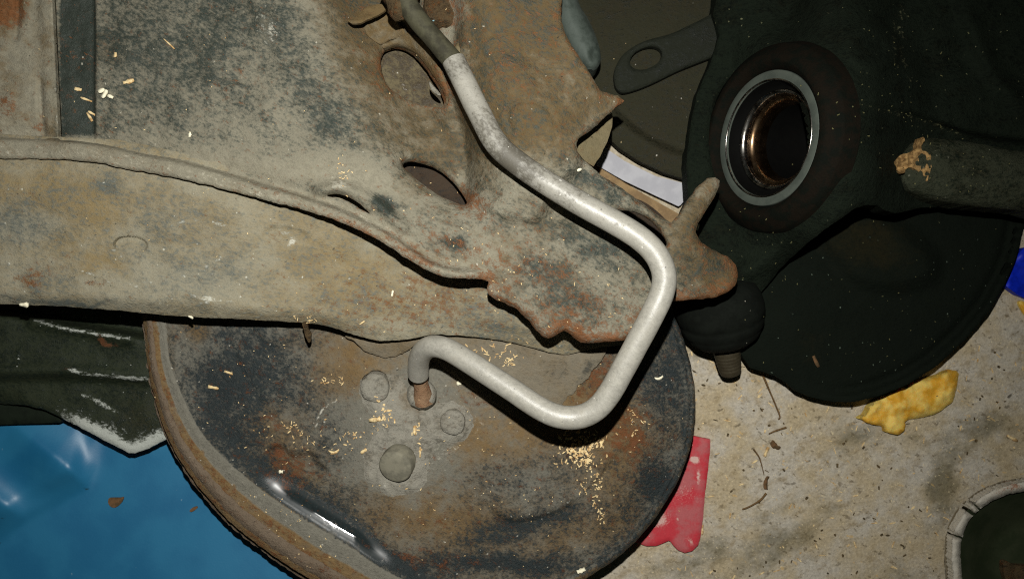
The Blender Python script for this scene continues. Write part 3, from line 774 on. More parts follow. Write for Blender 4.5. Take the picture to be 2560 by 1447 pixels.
def up_dark(px, py, d):
    strip = .32 * ss(146, 156, px) * ss(242, 234, px) * ss(345, 330, py)
    leftp = -.28 * ss(140, 120, px)
    b = blobs([(330, 60, 140, 110, 0, .14), (560, 40, 110, 90, 30, .15), (470, 150, 180, 110, 0, .10), (720, 70, 46, 90, -30, .16), (790, 230, 60, 140, -38, .14), (840, 320, 60, 40, 40, .12), (420, 240, 200, 90, 0, .08),
               (965, 510, 34, 18, 30, .50), (1145, 605, 30, 16, 20, .5), (1480, 620, 90, 40, 25, .22), (1350, 670, 50, 30, 20, .2), (1420, 740, 100, 40, 20, .12), (1520, 470, 60, 26, 30, .16), (1440, 430, 60, 20, 30, .14), (1740, 640, 90, 90, 0, .10), (1240, 560, 70, 26, 20, .08),
               (480, 370, 260, 50, 8, -.06), (900, 440, 130, 40, 20, -.2), (1230, 650, 60, 80, 0, -.15), (1000, 60, 160, 90, 0, .02), (1290, 130, 150, 220, 0, .05), (700, 420, 200, 30, 10, -.2)])(px, py, d)
    dl = line_d(px, py, LIP)
    return strip + leftp + b - .30 * ss(50, 36, dl) * ss(1250, 1150, px) + .05 * np.exp(-((dl - 90) / 50.0) ** 2) * ss(1000, 700, px)
def up_tan(px, py, d):
    g_ = ss(-30, 60, sdist(px, py, GUS)) * .40 * ss(520, 300, py)
    v_ = .36 * np.exp(-(line_d(px, py, [(860, -100), (960, 120), (1010, 270), (1080, 350)]) / 130.0) ** 2)
    b = blobs([(10, 30, 60, 70, 0, .4), (20, 180, 60, 100, 0, .1), (130, 300, 24, 60, 0, .3), (110, 90, 30, 60, 0, .1), (270, 110, 40, 50, 0, .15), (880, 110, 120, 140, 0, .15), (1330, 310, 110, 80, 30, .15), (1290, 60, 120, 120, 0, .25),
               (1800, 690, 80, 70, 0, .6), (1720, 600, 90, 70, 0, .45), (1760, 490, 50, 70, 30, .4), (600, 330, 260, 90, 0, -.15), (1380, 640, 240, 150, 0, .16), (900, 430, 120, 50, 0, -.3)])(px, py, d)
    return g_ + v_ + b
def up_rust(px, py, d):
    jagd = line_d(px, py, UPPER[16:42], False)
    e = .12 * np.exp(-(jagd / 26.0) ** 2)
    nose = .16 * np.exp(-(line_d(px, py, [(1690, 745), (1790, 738), (1840, 700), (1842, 660)]) / 24.0) ** 2)
    b = blobs([(8, 30, 50, 50, 0, .46), (5, 260, 22, 40, 0, .25), (100, 310, 12, 40, 0, .2), (1120, 600, 110, 40, 30, .12), (1250, 740, 60, 50, 0, .05), (1420, 810, 70, 26, 10, .18), (1480, 845, 70, 14, 0, .25), (860, 560, 120, 16, 22, .14), (1050, 640, 90, 24, 32, .16), (1300, 640, 190, 110, 20, .10), (1480, 760, 150, 90, 20, .10), (1760, 660, 90, 90, 0, .09), (1180, 510, 40, 30, 30, .2), (680, 480, 60, 12, 14, .15),
               (1100, 230, 40, 60, -20, .18), (960, 220, 70, 80, 0, .06), (1120, 30, 60, 50, 0, .2), (700, 260, 50, 40, 0, .08), (1300, 150, 150, 200, 0, .10), (1000, 100, 160, 130, 0, .08), (1555, 255, 26, 14, 0, .2), (560, 220, 120, 30, -20, .06), (1600, 800, 30, 50, 0, .1)])(px, py, d)
    return e + nose + b + .10 * np.exp(-d / 9.0) + .05 * np.exp(-d / 30.0) * ss(800, 1000, px)
def up_light(px, py, d):
    dl = line_d(px, py, LIP)
    e1 = 132 + (py / 340.0) * 16
    return (.20 * np.exp(-((dl - 20) / 20.0) ** 2) * ss(1150, 700, px) + .35 * np.exp(-ell(px, py, 668, 70, 30, 60, -25) ** 2)
            + .24 * np.exp(-((px - e1 + 4) / 4.0) ** 2) * ss(340, 320, py) + .18 * np.exp(-((px - 243) / 4.0) ** 2) * ss(350, 300, py)
            + blobs([(1140, 680, 60, 12, 10, .3), (850, 465, 34, 20, 20, .3), (930, 560, 80, 14, 30, .2), (560, 400, 140, 26, 10, .06), (860, 440, 90, 30, 10, .08), (1300, 560, 80, 30, 0, .06)])(px, py, d))
exu = [(132 + (y / 340.0) * 16 + o_, y) for y in range(-80, 352, 5) for o_ in (-3.4, -1.2, 1.2, 3.4)] + [(x_, y) for y in range(-80, 372, 5) for x_ in (233.5, 236.5, 239.5, 242.5)]
sheet('upper_shell', UPPER, z_upper, M['upper'], arm, thick=2.2, holes=[HA, HB, HC, HD], extra=exu, clear=2.5, step=6, sm=False, jag=1.3, jscale=16, edge=9,
      masks={'m_dark': up_dark, 'm_tan': up_tan, 'm_rust': up_rust, 'm_light': up_light})

LOWER = [(-120, 330), (300, 350), (600, 410), (900, 500), (1100, 600), (1300, 600), (1500, 690), (1570, 780), (1560, 862), (1500, 868), (1470, 874), (1420, 886), (1400, 885), (1372, 880), (1330, 868), (1290, 858), (1240, 849), (1190, 842), (1150, 838), (1100, 836), (1072, 838), (1040, 845), (1000, 851), (955, 852), (925, 848), (900, 841), (872, 832), (850, 824), (815, 814), (780, 809), (740, 805), (700, 803), (620, 799), (560, 796), (490, 793), (420, 788), (300, 776), (150, 765), (0, 759), (-120, 756)]
ELP = lambda px, py: ell(px, py, 327, 612, 41, 21, 4)
def z_lower(px, py, d):
    bot = np.interp(px, [-120, 0, 300, 560, 780, 900, 1000, 1150, 1420, 1560], [756, 759, 776, 796, 809, 841, 851, 838, 886, 862])
    z = np.interp(px, [-120, 300, 600, 850, 1000, 1560], [94, 92, 88, 77, 68, 66])
    up = bot - py
    z = z - 7 * (1 - ss(-10, 46, up)) ** 1.5 * ss(1000, 800, px) - 1.2 * (1 - ss(0, 20, up)) * ss(800, 1000, px)
    z = z + 3.0 * np.exp(-((up - 190) / 130.0) ** 2) - 5.0 * ss(900, 1400, px) * ss(60, 10, up)
    z = z + 7 * ss(150, 320, up) * ss(1050, 850, px)
    e = ELP(px, py)
    z = z - 3.2 * ss(1.06, .97, e) * ss(640, 596, py)
    z = z - 1.2 * ss(1.02, .9, ell(px, py, 715, 592, 60, 26, 6)) + 1.5 * np.exp(-ell(px, py, 490, 742, 40, 10, 12) ** 2)
    return z + .7 * fnoise(px, py, 110, 3, 3) + .2 * fnoise(px, py, 18, 1, 2)
ex = [(327 + math.cos(t) * 41 * s + 0, 612 + math.sin(t) * 21 * s + math.cos(t) * 41 * s * .07) for t in np.linspace(0, 6.283, 40) for s in (.9, .97, 1.0, 1.06, 1.12)]
sheet('lower_shell', LOWER, z_lower, M['lower'], arm, thick=2.2, step=6, sm=False, jag=1.1, jscale=18, edge=3, extra=ex,
      masks={'m_tan': blobs([(60, 470, 160, 60, 0, .25), (230, 520, 100, 60, 0, .3), (120, 600, 100, 40, -10, .2), (250, 660, 60, 24, 0, .3), (850, 640, 200, 60, 20, .18), (820, 720, 160, 50, -10, .12), (950, 780, 160, 40, 0, .1), (1120, 740, 130, 60, 0, .08), (450, 700, 160, 50, -12, -.2), (60, 560, 90, 40, 0, -.3)]),
             'm_dark': blobs([(40, 560, 110, 60, 0, .14), (270, 470, 30, 30, 0, .25), (380, 560, 90, 50, 0, .06), (520, 690, 120, 40, -10, .08), (110, 700, 90, 40, 0, .08), (150, 756, 160, 6, 2, .24), (350, 640, 60, 30, 0, .06), (1020, 800, 300, 60, 5, .04), (1200, 780, 180, 60, 8, .05)]),
             'm_rust': blobs([(80, 690, 60, 26, -30, .18), (60, 712, 24, 10, 0, .16), (170, 630, 12, 14, 0, .3), (60, 490, 20, 12, 0, .2), (230, 715, 40, 10, 0, .22), (700, 600, 26, 16, 0, .16), (980, 790, 260, 70, 0, .12), (1120, 740, 220, 80, 0, .12), (860, 690, 160, 60, 0, .06)]),
             'm_light': lambda x, y, d: .26 * np.exp(-(line_d(x, y, [(430, 560), (500, 552), (560, 565), (592, 588), (600, 612), (540, 652), (450, 690), (330, 712)]) / 5.0) ** 2) * (vnoise(x, y, 26, 2) > -.3) + blobs([(215, 695, 36, 14, -20, .30), (735, 600, 12, 18, 20, .55), (700, 575, 30, 6, -10, .3), (310, 708, 90, 7, -8, .26), (500, 738, 36, 5, 12, .5), (540, 752, 70, 4, 4, .3), (560, 560, 60, 8, 0, .12), (520, 640, 70, 10, -20, .1), (285, 452, 24, 12, 30, .18), (600, 780, 100, 14, 8, .15), (300, 640, 26, 5, 25, .3)])(x, y, d)})
sheet('inner_web', [(900, 40), (1000, 40), (1120, 150), (1160, 300), (1080, 340), (960, 300), (900, 180)], lambda px, py, d: 62 + .7 * fnoise(px, py, 60, 2), M['inner'], arm, thick=2, step=10,
      masks={'m_light': blobs([(985, 210, 40, 26, 20, .18)]), 'm_dark': lambda x, y, d: .26 + 0 * x})
sheet('dark_hole_backing', [(960, 380), (1120, 390), (1220, 480), (1220, 560), (1100, 540), (1000, 470)], lambda px, py, d: 62 + .8 * fnoise(px, py, 40, 2), M['rust_shade'], arm, thick=2, step=9)
sheet('dark_hole_backing', [(1490, 500), (1600, 500), (1690, 580), (1690, 640), (1600, 640), (1500, 570)], lambda px, py, d: 30 + .8 * fnoise(px, py, 40, 2), M['rust_shade'], arm, thick=2, step=9)  # added dark sheet, its colour stands in for the shadow inside the slot
sheet('strut_wall', [(1430, 352), (1470, 322), (1505, 296), (1532, 282), (1530, 318), (1516, 360), (1500, 392), (1484, 416), (1462, 402), (1444, 380)], lambda px, py, d: 84 - (px - 1440) * .10 - (py - 350) * .03, M['inner'], arm, thick=2, step=6, sm=False, jag=1.2)
sheet('rust_flake', [(756, 806), (766, 804), (772, 822), (778, 836), (774, 856), (768, 850), (762, 834), (758, 820)], lambda px, py, d: 78 - (py - 806) * .12, M['rustlump'], arm, thick=1.5, step=4, jag=1.2)
# weld bosses on the gusset
lathe('weld_boss', PV(1112, 22, 93), (.1, .1, 1), [(11, -4), (11, 2), (9.8, 5), (7, 6.8), (3.5, 6.0), (0.01, 5.6)], M['rustlump'], arm, seg=36, rough=.12)
lathe('weld_boss', PV(1180, 138, 99), (.05, .1, 1), [(9.3, -3), (9.2, 1.2), (8.0, 3.0), (5.4, 3.6), (2.5, 2.4), (0.01, 2.0)], M['inner'], arm, seg=36, rough=.07)
# torn tab and spot ring at the top of the valley
def zu(px, py): return z_upper(np.asarray(px, float), np.asarray(py, float), 300.)
sheet('torn_tab', [(868, 50), (880, 60), (900, 58), (918, 50), (942, 40), (966, 24), (968, 10), (940, 12), (915, 18), (896, 34), (884, 46)], lambda px, py, d: 96 + 3 * ss(30, 60, py) + 0 * px, M['upper'], arm, thick=2, step=5, jag=1.0, edge=3, masks={'m_tan': lambda x, y, d: .5 + 0 * x, 'm_dark': lambda x, y, d: -.15 + 0 * x})
sheet('weld_patch', [(914, 60), (930, 40), (960, 26), (985, 40), (1004, 66), (1012, 84), (1000, 94), (976, 100), (956, 111), (940, 106), (922, 92), (912, 76)], lambda px, py, d: zu(px, py) + 3.0 - 1.5 * np.exp(-ell(px, py, 962, 74, 30, 24) ** 2), M['upper'], arm, thick=3, step=5, jag=.8, edge=6, masks={'m_tan': lambda x, y, d: .45 + 0 * x, 'm_dark': lambda x, y, d: -.2 + 0 * x})
sheet('rim_flange', [(957, 112), (985, 100), (1020, 82), (1050, 92), (1072, 112), (1092, 150), (1108, 190), (1122, 230), (1118, 262), (1112, 240), (1098, 212), (1078, 182), (1056, 152), (1034, 130), (1008, 118), (985, 115), (960, 122)], lambda px, py, d: zu(px, py) + 3.2, M['upper'], arm, thick=3, step=5, jag=.7, edge=7, masks={'m_rust': blobs([(1100, 215, 24, 40, -25, .3), (1080, 160, 20, 40, -30, .15)]), 'm_tan': lambda x, y, d: .4 + 0 * x, 'm_dark': lambda x, y, d: -.2 + 0 * x})
sheet('spot_weld', [(1074, 205), (1082, 214), (1094, 226), (1102, 238), (1094, 238), (1082, 230), (1075, 218)], lambda px, py, d: 91 + 0 * px, M['boss'], arm, thick=1.5, step=3, edge=3)
fl_ = sheet('paint_flake', [(1059, 20), (1066, 14), (1076, 28), (1087, 44), (1083, 54), (1070, 40), (1060, 28)], lambda px, py, d: zu(px, py) + 5, M['paleblue'], thick=1.2, step=4)
tag(fl_, 'small pale blue flake beside the dark rubber hose', 'paint flake')

# ------------------------------------------------------------------ pale bent tube with its rubber hose
tb = thing('cable_conduit', 'pale grey bent metal tube with dark rubber hose end, crossing the rusty arm', 'metal tube', PV(1430, 800, 64))
TUBE = [(1134, 152, 113), (1160, 205, 115), (1195, 276, 118), (1240, 358, 121), (1300, 412, 123.5), (1380, 466, 126), (1460, 514, 128.5), (1540, 558, 130.5), (1600, 596, 131.5), (1640, 636, 132), (1660, 684, 132), (1655, 732, 131.5), (1632, 784, 130.5), (1598, 848, 128), (1560, 918, 125), (1524, 982, 121.5), (1490, 1022, 119), (1446, 1042, 117), (1396, 1040, 115.5), (1346, 1018, 113), (1280, 974, 109), (1200, 922, 104), (1136, 882, 99), (1104, 868, 96), (1078, 866, 92), (1058, 878, 86), (1047, 902, 78), (1046, 936, 69)]
tube_px('tube', TUBE, 5.7, M['pipe'], tb, seg=36, spacing=.0011, wob=.006,
        masks={'m_dark': blobs([(1240, 350, 60, 120, -30, .27), (1150, 170, 30, 40, 0, .26), (1300, 420, 60, 60, 0, .22), (1420, 490, 110, 80, 0, .18), (1560, 560, 60, 40, 0, .05), (1660, 690, 30, 40, 0, .05), (1300, 980, 200, 80, 0, -.08)]),
               'm_light': blobs([(1300, 980, 200, 100, 0, .06), (1660, 700, 30, 60, 0, .08)])})
tube_px('rubber_hose', [(985, -60, 116), (1012, 0, 114), (1040, 44, 112.5), (1080, 92, 112), (1118, 136, 112.5), (1140, 160, 113)], [5.6, 5.3, 5.1, 4.9, 5.0, 5.0], M['hose'], tb, seg=28, wob=.03)
tube_px('rust_fitting', [(1000, -40, 110), (1002, 0, 110), (1004, 30, 109), (1008, 52, 108)], [8.5, 8.2, 7.0, 4.0], M['rustlump'], tb, seg=24, wob=.22)

# ------------------------------------------------------------------ things behind the arm, upper middle
od = sheet('brake_disc', [(1330, -100), (1350, 100), (1420, 240), (1480, 305), (1510, 335), (1550, 372), (1600, 404), (1660, 432), (1722, 451), (1800, 460), (1880, 440), (1900, -100)],
           lambda px, py, d: 22 - 6 * (1 - ss(10, 40, line_d(px, py, [(1480, 305), (1510, 335), (1550, 372), (1600, 404), (1660, 432), (1722, 451), (1800, 460)]) - 36)) + .3 * fnoise(px, py, 50, 3), M['olive'], thick=8, step=9, edge=8, sm=False)
tag(od, 'dull olive brown brake disc lying between arm and black hub', 'brake disc')
ob = sheet('bracket_plate', [(1536, 205), (1538, 172), (1560, 135), (1610, 104), (1680, 84), (1740, 56), (1800, 36), (1830, 120), (1785, 142), (1700, 176), (1620, 214), (1565, 232), (1545, 226)], lambda px, py, d: 31 + 0 * px, M['olive2'], thick=4, step=7, edge=8,
           holes=[[(1615 + 42 * math.cos(t) * math.cos(-.4) - 26 * math.sin(t) * math.sin(-.4), 146 + 42 * math.cos(t) * math.sin(-.4) + 26 * math.sin(t) * math.cos(-.4)) for t in np.linspace(0, 6.283, 17)[:-1]]])
tag(ob, 'dark olive bracket with one round hole lying on the brake disc', 'bracket')
gb = sheet('bush_sleeve', [(1392, -80), (1390, 40), (1412, 100), (1438, 146), (1462, 174), (1482, 178), (1497, 165), (1502, 140), (1492, 98), (1470, 48), (1446, 4), (1432, -80)],
           lambda px, py, d: 58 + 9 * np.sqrt(np.clip(1 - (1 - np.clip(d, 0, 42) / 42.0) ** 2, 0, 1)) - 3 * np.exp(-ell(px, py, 1486, 134, 10, 16, 20) ** 2), M['bush'], thick=16, step=6)
tag(gb, 'blue grey rounded bush poking out behind the arm at the top', 'bush')
bs_ = sheet('brown_card', [(1420, 350), (1470, 380), (1500, 420), (1600, 480), (1715, 545), (1700, 575), (1600, 520), (1480, 450)], lambda px, py, d: 6 + 0 * px, M['brownsheet'], thick=2, step=12, sm=False)
tag(bs_, 'brown card scrap under the white paper strip beside the arm', 'card')
ws_ = sheet('paper_strip', [(1470, 350), (1508, 366), (1560, 402), (1640, 441), (1700, 456), (1720, 462), (1723, 478), (1712, 500), (1698, 517), (1640, 490), (1560, 452), (1490, 412)], lambda px, py, d: 9.5 + 0 * px, M['paper'], thick=.8, step=10, sm=False)
tag(ws_, 'white paper strip on the floor between arm and black hub', 'paper')

# ------------------------------------------------------------------ black brake shield, right
sh = sheet('brake_shield', [(1820, 800), (1856, 890), (1876, 920), (1910, 930), (1938, 940), (1966, 957), (1990, 978), (2030, 993), (2085, 1004), (2130, 1005), (2200, 989), (2270, 960), (2340, 916), (2410, 852), (2470, 782), (2512, 710), (2542, 640), (2558, 570), (2570, 480), (2640, 300), (2300, 300), (1900, 500)],
           lambda px, py, d: 24 + 3.5 * (1 - ss(12, 22, d)) * ss(2000, 2150, px) - 2.5 * np.exp(-((d - 34) / 10.0) ** 2) * ss(2000, 2200, px) + 7 * ss(-30, 25, sdist(px, py, [(2050, 560), (2150, 520), (2240, 560), (2330, 640), (2320, 700), (2200, 720), (2120, 680)])) + 5 * np.exp(-ell(px, py, 2000, 800, 120, 120) ** 2) + .5 * fnoise(px, py, 60, 3),
           M['shield'], thick=3, step=9, sm=False, jag=.8, edge=5, masks={'m_tan': blobs([(2180, 610, 130, 80, 20, .5), (2030, 860, 60, 60, 0, .2)]), 'm_light': blobs([(2480, 640, 40, 90, 20, .05)])})
tag(sh, 'round black sheet steel brake shield lying on the concrete, right', 'brake shield')
b2 = sheet('blue_cloth', [(2520, 660), (2560, 620), (2640, 600), (2640, 780), (2590, 755), (2545, 738), (2515, 715)], lambda px, py, d: 6 + 1.5 * fnoise(px, py, 40, 2), M['blue2'], thick=5, step=8, sm=False, edge=6)
tag(b2, 'deep blue scrap showing past the brake shield at the right edge', 'plastic scrap')

# ------------------------------------------------------------------ hub carrier
hb = thing('hub_carrier', 'greasy black hub carrier casting with a shiny bearing bore, upper right', 'hub carrier', PV(2000, 400, 20))
HUBE = lambda px, py: ell(px, py, 1908, 347, 136, 192)
def z_cast(px, py, d):
    top = sdist(px, py, [(2080, 230), (2180, 268), (2300, 300), (2400, 335), (2470, 352), (2700, 380), (2700, -200), (2100, -200)], False)
    z = 44 + 12 * ss(-4, 20, top) - 4 * ss(20, 160, top)
    z = z - 5 * np.exp(-(line_d(px, py, [(2250, -60), (2230, 80), (2300, 130), (2330, 240)]) / 40.0) ** 2)
    z = z - 10 * ss(1900, 1740, px) - 6 * ss(560, 720, py)
    z = z + 1.6 * fnoise(px, py, 120, 5, 3) + .5 * fnoise(px, py, 30, 2, 2)
    z = z + 6 * np.exp(-(line_d(px, py, [(2060, 450), (2130, 440), (2190, 430)]) / 40.0) ** 2) + 7 * ss(1.1, .9, ell(px, py, 2180, 120, 70, 60, 20)) - 5 * ss(1.1, .8, ell(px, py, 2180, 120, 34, 28, 20))
    z = z + 8 * np.exp(-(line_d(px, py, [(1990, 560), (1930, 640), (1830, 700)]) / 30.0) ** 2) + 5 * np.exp(-(line_d(px, py, [(2420, 40), (2480, 180), (2560, 260)]) / 24.0) ** 2)
    e = HUBE(px, py)
    ho = PV(1917, 347, 62)                                    # the casting's face lies flush with the bearing
    dpl = (.89 * ho.x + .455 * (H - ho.z) + .002) / (.89 * (px - IW / 2) * KX + .455)
    zr = np.clip((H - dpl) * 1000, 34, 122)
    return z + (zr - z) * np.exp(-(np.clip(e - 1.06, 0, 9) / np.where(px > 1908, .36 + 1.1 * ss(1950, 2100, px), .36)) ** 2)
sheet('casting', [(1806, -100), (1790, 0), (1782, 40), (1796, 90), (1778, 150), (1742, 240), (1724, 330), (1716, 420), (1720, 500), (1700, 560), (1690, 640), (1690, 760), (1700, 800), (1760, 830), (1840, 800), (1900, 735), (1960, 662), (2020, 606), (2090, 553), (2140, 520), (2165, 512), (2192, 512), (2210, 524), (2240, 534), (2272, 526), (2300, 520), (2360, 516), (2460, 520), (2680, 540), (2700, -100)],
      z_cast, M['cast'], hb, thick=14, step=9, holes=[[(1908 + 136 * math.cos(t), 347 + 192 * math.sin(t)) for t in np.linspace(0, 2 * math.pi, 33)[:-1]]], jag=1.4, jscale=22, edge=10, sm=False,
      masks={'m_light': lambda x, y, d: .26 * np.exp(-(line_d(x, y, [(2110, 250), (2180, 268), (2300, 300), (2400, 335)]) / 9.0) ** 2) + .20 * np.exp(-(line_d(x, y, [(2250, 40), (2240, 120), (2270, 190)]) / 26.0) ** 2) + blobs([(2080, 30, 40, 30, 0, .12)])(x, y, d)})
sheet('lug', [(2240, 418), (2246, 392), (2264, 372), (2292, 352), (2330, 346), (2400, 352), (2480, 366), (2560, 380), (2680, 396), (2680, 540), (2560, 527), (2470, 518), (2390, 510), (2320, 496), (2280, 482), (2256, 462)],
      lambda px, py, d: 68 + 8 * np.sqrt(np.clip(1 - (1 - np.clip(d, 0, 70) / 70.0) ** 2, 0, 1)) + .6 * fnoise(px, py, 30, 4), M['lug'], hb, thick=18, step=7, jag=1.2)
sheet('torn_edge', [(2240, 420), (2238, 404), (2250, 390), (2270, 384), (2286, 376), (2292, 352), (2304, 344), (2312, 350), (2304, 372), (2326, 388), (2330, 412), (2326, 436), (2316, 452), (2302, 438), (2290, 424), (2270, 420), (2256, 432)],
      lambda px, py, d: 76 + 2.5 * fnoise(px, py, 14, 6, 2), M['rag'], hb, thick=3, step=4, jag=2.5, jscale=9)
# bearing: axis leans far to the left
AX = Vector((-.89, 0.0, .455)).normalized()
HO = PV(1917, 347, 62)
hbear = lathe('hub_bearing', HO, AX, sharp_prof([(53, -10), (51, -1), (45, 4.5), (41, 5.5), (38, 2), (37.1, .2), (36.8, -3)], .6), M['seal'], hb, seg=96, caps=False)
def lathe_sub(name, prof, mat):
    return lathe(name, HO, AX, [(r * .985, h) for r, h in prof], mat, hbear, seg=96, caps=False)
lathe_sub('outer_ring', sharp_prof([(37.5, -4), (37.4, .4), (37.0, .8), (32.6, .8), (32.0, .2), (31.8, -1.0)], .2), M['ring'])
lathe_sub('ring_edge', [(32.3 + .55 * math.cos(t), .5 + .55 * math.sin(t)) for t in np.linspace(0, 2 * math.pi, 11)], M['steelrace'])
lathe_sub('seal_lip', [(31.9, -.7), (30.4, -6), (28.6, -7.5), (28.0, -7.5), (27.9, -9)], M['bore'])
lathe_sub('outer_race', sharp_prof([(28.4, -9.0), (28.0, -6.2), (27.2, -5.6), (25.4, -7.4), (25.0, -10)], .3), M['steelrace'])
lathe_sub('inner_race', sharp_prof([(25.2, -10.2), (24.4, -10.2), (23.8, -9.6), (22.2, -12), (21.4, -15), (20.8, -22)], .3), M['race'])
lathe_sub('bore', [(20.9, -20), (20.6, -24), (20.6, -90), (0.01, -90)], M['bore'])
# ball joint below the casting
bo, bt = PV(1798, 765, 34), PV(1832, 965, 17)
ax_ = (bt - bo).normalized()
pr = [(15, -14), (22, -10), (24.5, -4), (25.4, 2), (25.2, 6), (24.2, 7.2), (24.6, 8.6), (24.0, 13), (22.4, 14.4), (22.2, 15.6), (20.5, 19), (16.5, 22.5), (11, 24.5), (8.4, 25), (0.01, 25)]
boot = lathe('ball_joint_boot', bo, ax_, pr, M['rubber'], hb, seg=56, rough=.015)
lathe('joint_stud', bo, ax_, sharp_prof([(8.0, 22), (8.0, 30)] + [(7.7 - .12 * k + (.35 if k % 2 else 0), 31 + k * 1.1) for k in range(11)] + [(5.8, 44.5), (0.01, 45)], .15), M['stud'], hb, seg=36)

# ------------------------------------------------------------------ loose things on the floor, lower right
rd = thing('plastic_scraper', 'flat red plastic scraper under the right edge of the backing plate', 'scraper', PV(1690, 1250, 0))
RED = [(1640, 1090), (1738, 1090), (1776, 1098), (1774, 1140), (1768, 1190), (1762, 1240), (1757, 1300), (1752, 1340), (1746, 1362), (1730, 1376), (1712, 1381), (1694, 1374), (1682, 1360), (1674, 1350), (1660, 1356), (1640, 1364), (1616, 1364), (1594, 1356), (1560, 1340), (1560, 1200)]
sheet('blade', RED, lambda px, py, d: 3.4 + 0 * px, M['red'], rd, thick=3.0, step=7, jag=.5, edge=5, sm=False, masks={'m_light': blobs([(1690, 1250, 120, 140, 0, .26), (1736, 1152, 12, 10, 0, .9), (1640, 1290, 26, 24, 0, .4), (1752, 1190, 6, 18, -10, .5), (1715, 1355, 20, 14, 0, .2), (1730, 1360, 10, 10, 0, .3), (1760, 1110, 12, 10, 0, .3), (1720, 1240, 60, 24, 0, .12)])})
FO = [(2146, 1046), (2160, 1034), (2172, 1018), (2190, 1000), (2215, 986), (2262, 964), (2310, 946), (2352, 932), (2384, 924), (2397, 934), (2392, 962), (2384, 1000), (2352, 1026), (2318, 1040), (2282, 1046), (2264, 1052), (2262, 1070), (2252, 1084), (2236, 1088), (2214, 1080), (2204, 1066), (2178, 1058)]
fo = sheet('foam_scrap', FO, lambda px, py, d: 3 + 5 * np.sqrt(np.clip(1 - (1 - np.clip(d, 0, 24) / 24.0) ** 2, 0, 1)) + 2.2 * fnoise(px, py, 26, 4), M['foam'], bottom=0.0, step=5, jag=2.2, jscale=12)
tag(fo, 'torn yellow foam scrap on the concrete beside the brake shield', 'foam')
fo = sheet('foam_crumb', [(2548, 760), (2556, 752), (2580, 770), (2590, 800), (2568, 792)], lambda px, py, d: 2 + 3 * ss(0, 14, d), M['foam'], bottom=0.0, step=4)
tag(fo, 'small yellow foam crumb at the right edge below the blue scrap', 'foam')
# pan, lower right corner
pn = thing('metal_pan', 'round pan with a worn white rim and dark green inside, lower right corner', 'pan', PV(2620, 1400, 0))
RIM = [(2398, 1560), (2384, 1480), (2376, 1420), (2375, 1368), (2384, 1322), (2402, 1284), (2428, 1256), (2462, 1232), (2500, 1214), (2540, 1204), (2590, 1198), (2680, 1204), (2780, 1260), (2820, 1400), (2790, 1560), (2600, 1640)]
rimp = catmull(RIM, True, 8); cen_ = np.array([2600., 1410.])
sheet('pan_bowl', [tuple(cen_ + (np.array(p) - cen_) * .955) for p in RIM], lambda px, py, d: 3 + 23 * (1 - ss(-30, 110, d)), M['paninside'], pn, thick=1.5, step=12)
def rim_piece(a, b):
    seg_ = [tuple(p) for p in rimp[a:b]]
    out_, in_ = [], []
    for x, y in seg_:
        c_ = cen_ - np.array([x, y]); c_ /= np.linalg.norm(c_)
        out_.append((x, y)); in_.append((x + c_[0] * 27, y + c_[1] * 27))
    sheet('rim_piece', out_ + in_[::-1], lambda px, py, d: 25 + 5 * np.sqrt(np.clip(1 - (1 - np.clip(d, 0, 13) / 13.0) ** 2, 0, 1)) + .4 * fnoise(px, py, 14, 3), M['pan'], pn, thick=6, step=5, jag=1.0, jscale=10, sm=False,
          masks={'m_rust': blobs([(2500, 1245, 40, 16, -25, .2), (2545, 1222, 30, 12, 0, .3), (2440, 1300, 16, 10, 0, .1)]), 'm_light': blobs([(2470, 1235, 40, 10, -25, .15)])})
for a, b in ((0, 30), (30, 44), (45, 49), (49, 80), (80, 128)):
    rim_piece(a, b + (0 if b in (44,) else 0))
sc_ = sheet('rusty_scrap', [(2508, 1410), (2516, 1402), (2540, 1412), (2590, 1420), (2590, 1480), (2530, 1470), (2512, 1440)], lambda px, py, d: 9 + 1.2 * fnoise(px, py, 20, 2), M['rustlump'], thick=4, step=6)
tag(sc_, 'dark brown scrap lying inside the pan at the bottom edge', 'scrap')

# ------------------------------------------------------------------ debris
def drop(px, py):
    o = Vector((0, 0, H)); dv = (PV(px, py, 0) - o).normalized(); best = None
    for nm, b in BVH:
        loc, nrm, i, dist = b.ray_cast(o, dv)
        if loc is not None and (best is None or dist < best[0]): best = (dist, loc, nrm, nm)
    return best

FR = random.Random(3)
def flake_geo(px, py, L, W, th, ang, curl=0.25, lift=.3, seg=4, twist=.0, skip=None):
    """one thin curved sliver resting on whatever lies at this place; lengths in mm"""
    h = drop(px, py)
    if h is None or (skip and h[3] in skip): return None
    _, p, n, _ = h
    if n.z < 0: n = -n
    n = (n + Vector((0, 0, .6))).normalized()
    t = Vector((math.cos(ang), math.sin(ang), 0)); t = (t - n * t.dot(n)).normalized(); b = n.cross(t)
    V, F = [], []
    for i in range(seg + 1):
        s = i / seg - .5
        wv = W * (.55 + .45 * math.cos(s * 2.4)) * .5 * FR.uniform(.55, 1.15)
        c = p + t * (s * L * .001) + n * ((lift + th + curl * L * (s * s)) * .001) + b * (twist * L * (s * s - .12) * .001)
        for sg, up in ((-1, 0), (1, 0), (1, 1), (-1, 1)):
            V.append(tuple(c + b * (sg * wv * .001) + n * ((up - 1) * th * .001)))
    for i in range(seg):
        a, c = i * 4, i * 4 + 4
        for k in range(4):
            k2 = (k + 1) % 4
            F.append([a + k, a + k2, c + k2, c + k])
    F.append([3, 2, 1, 0]); F.append([seg * 4 + k for k in range(4)])
    return V, F

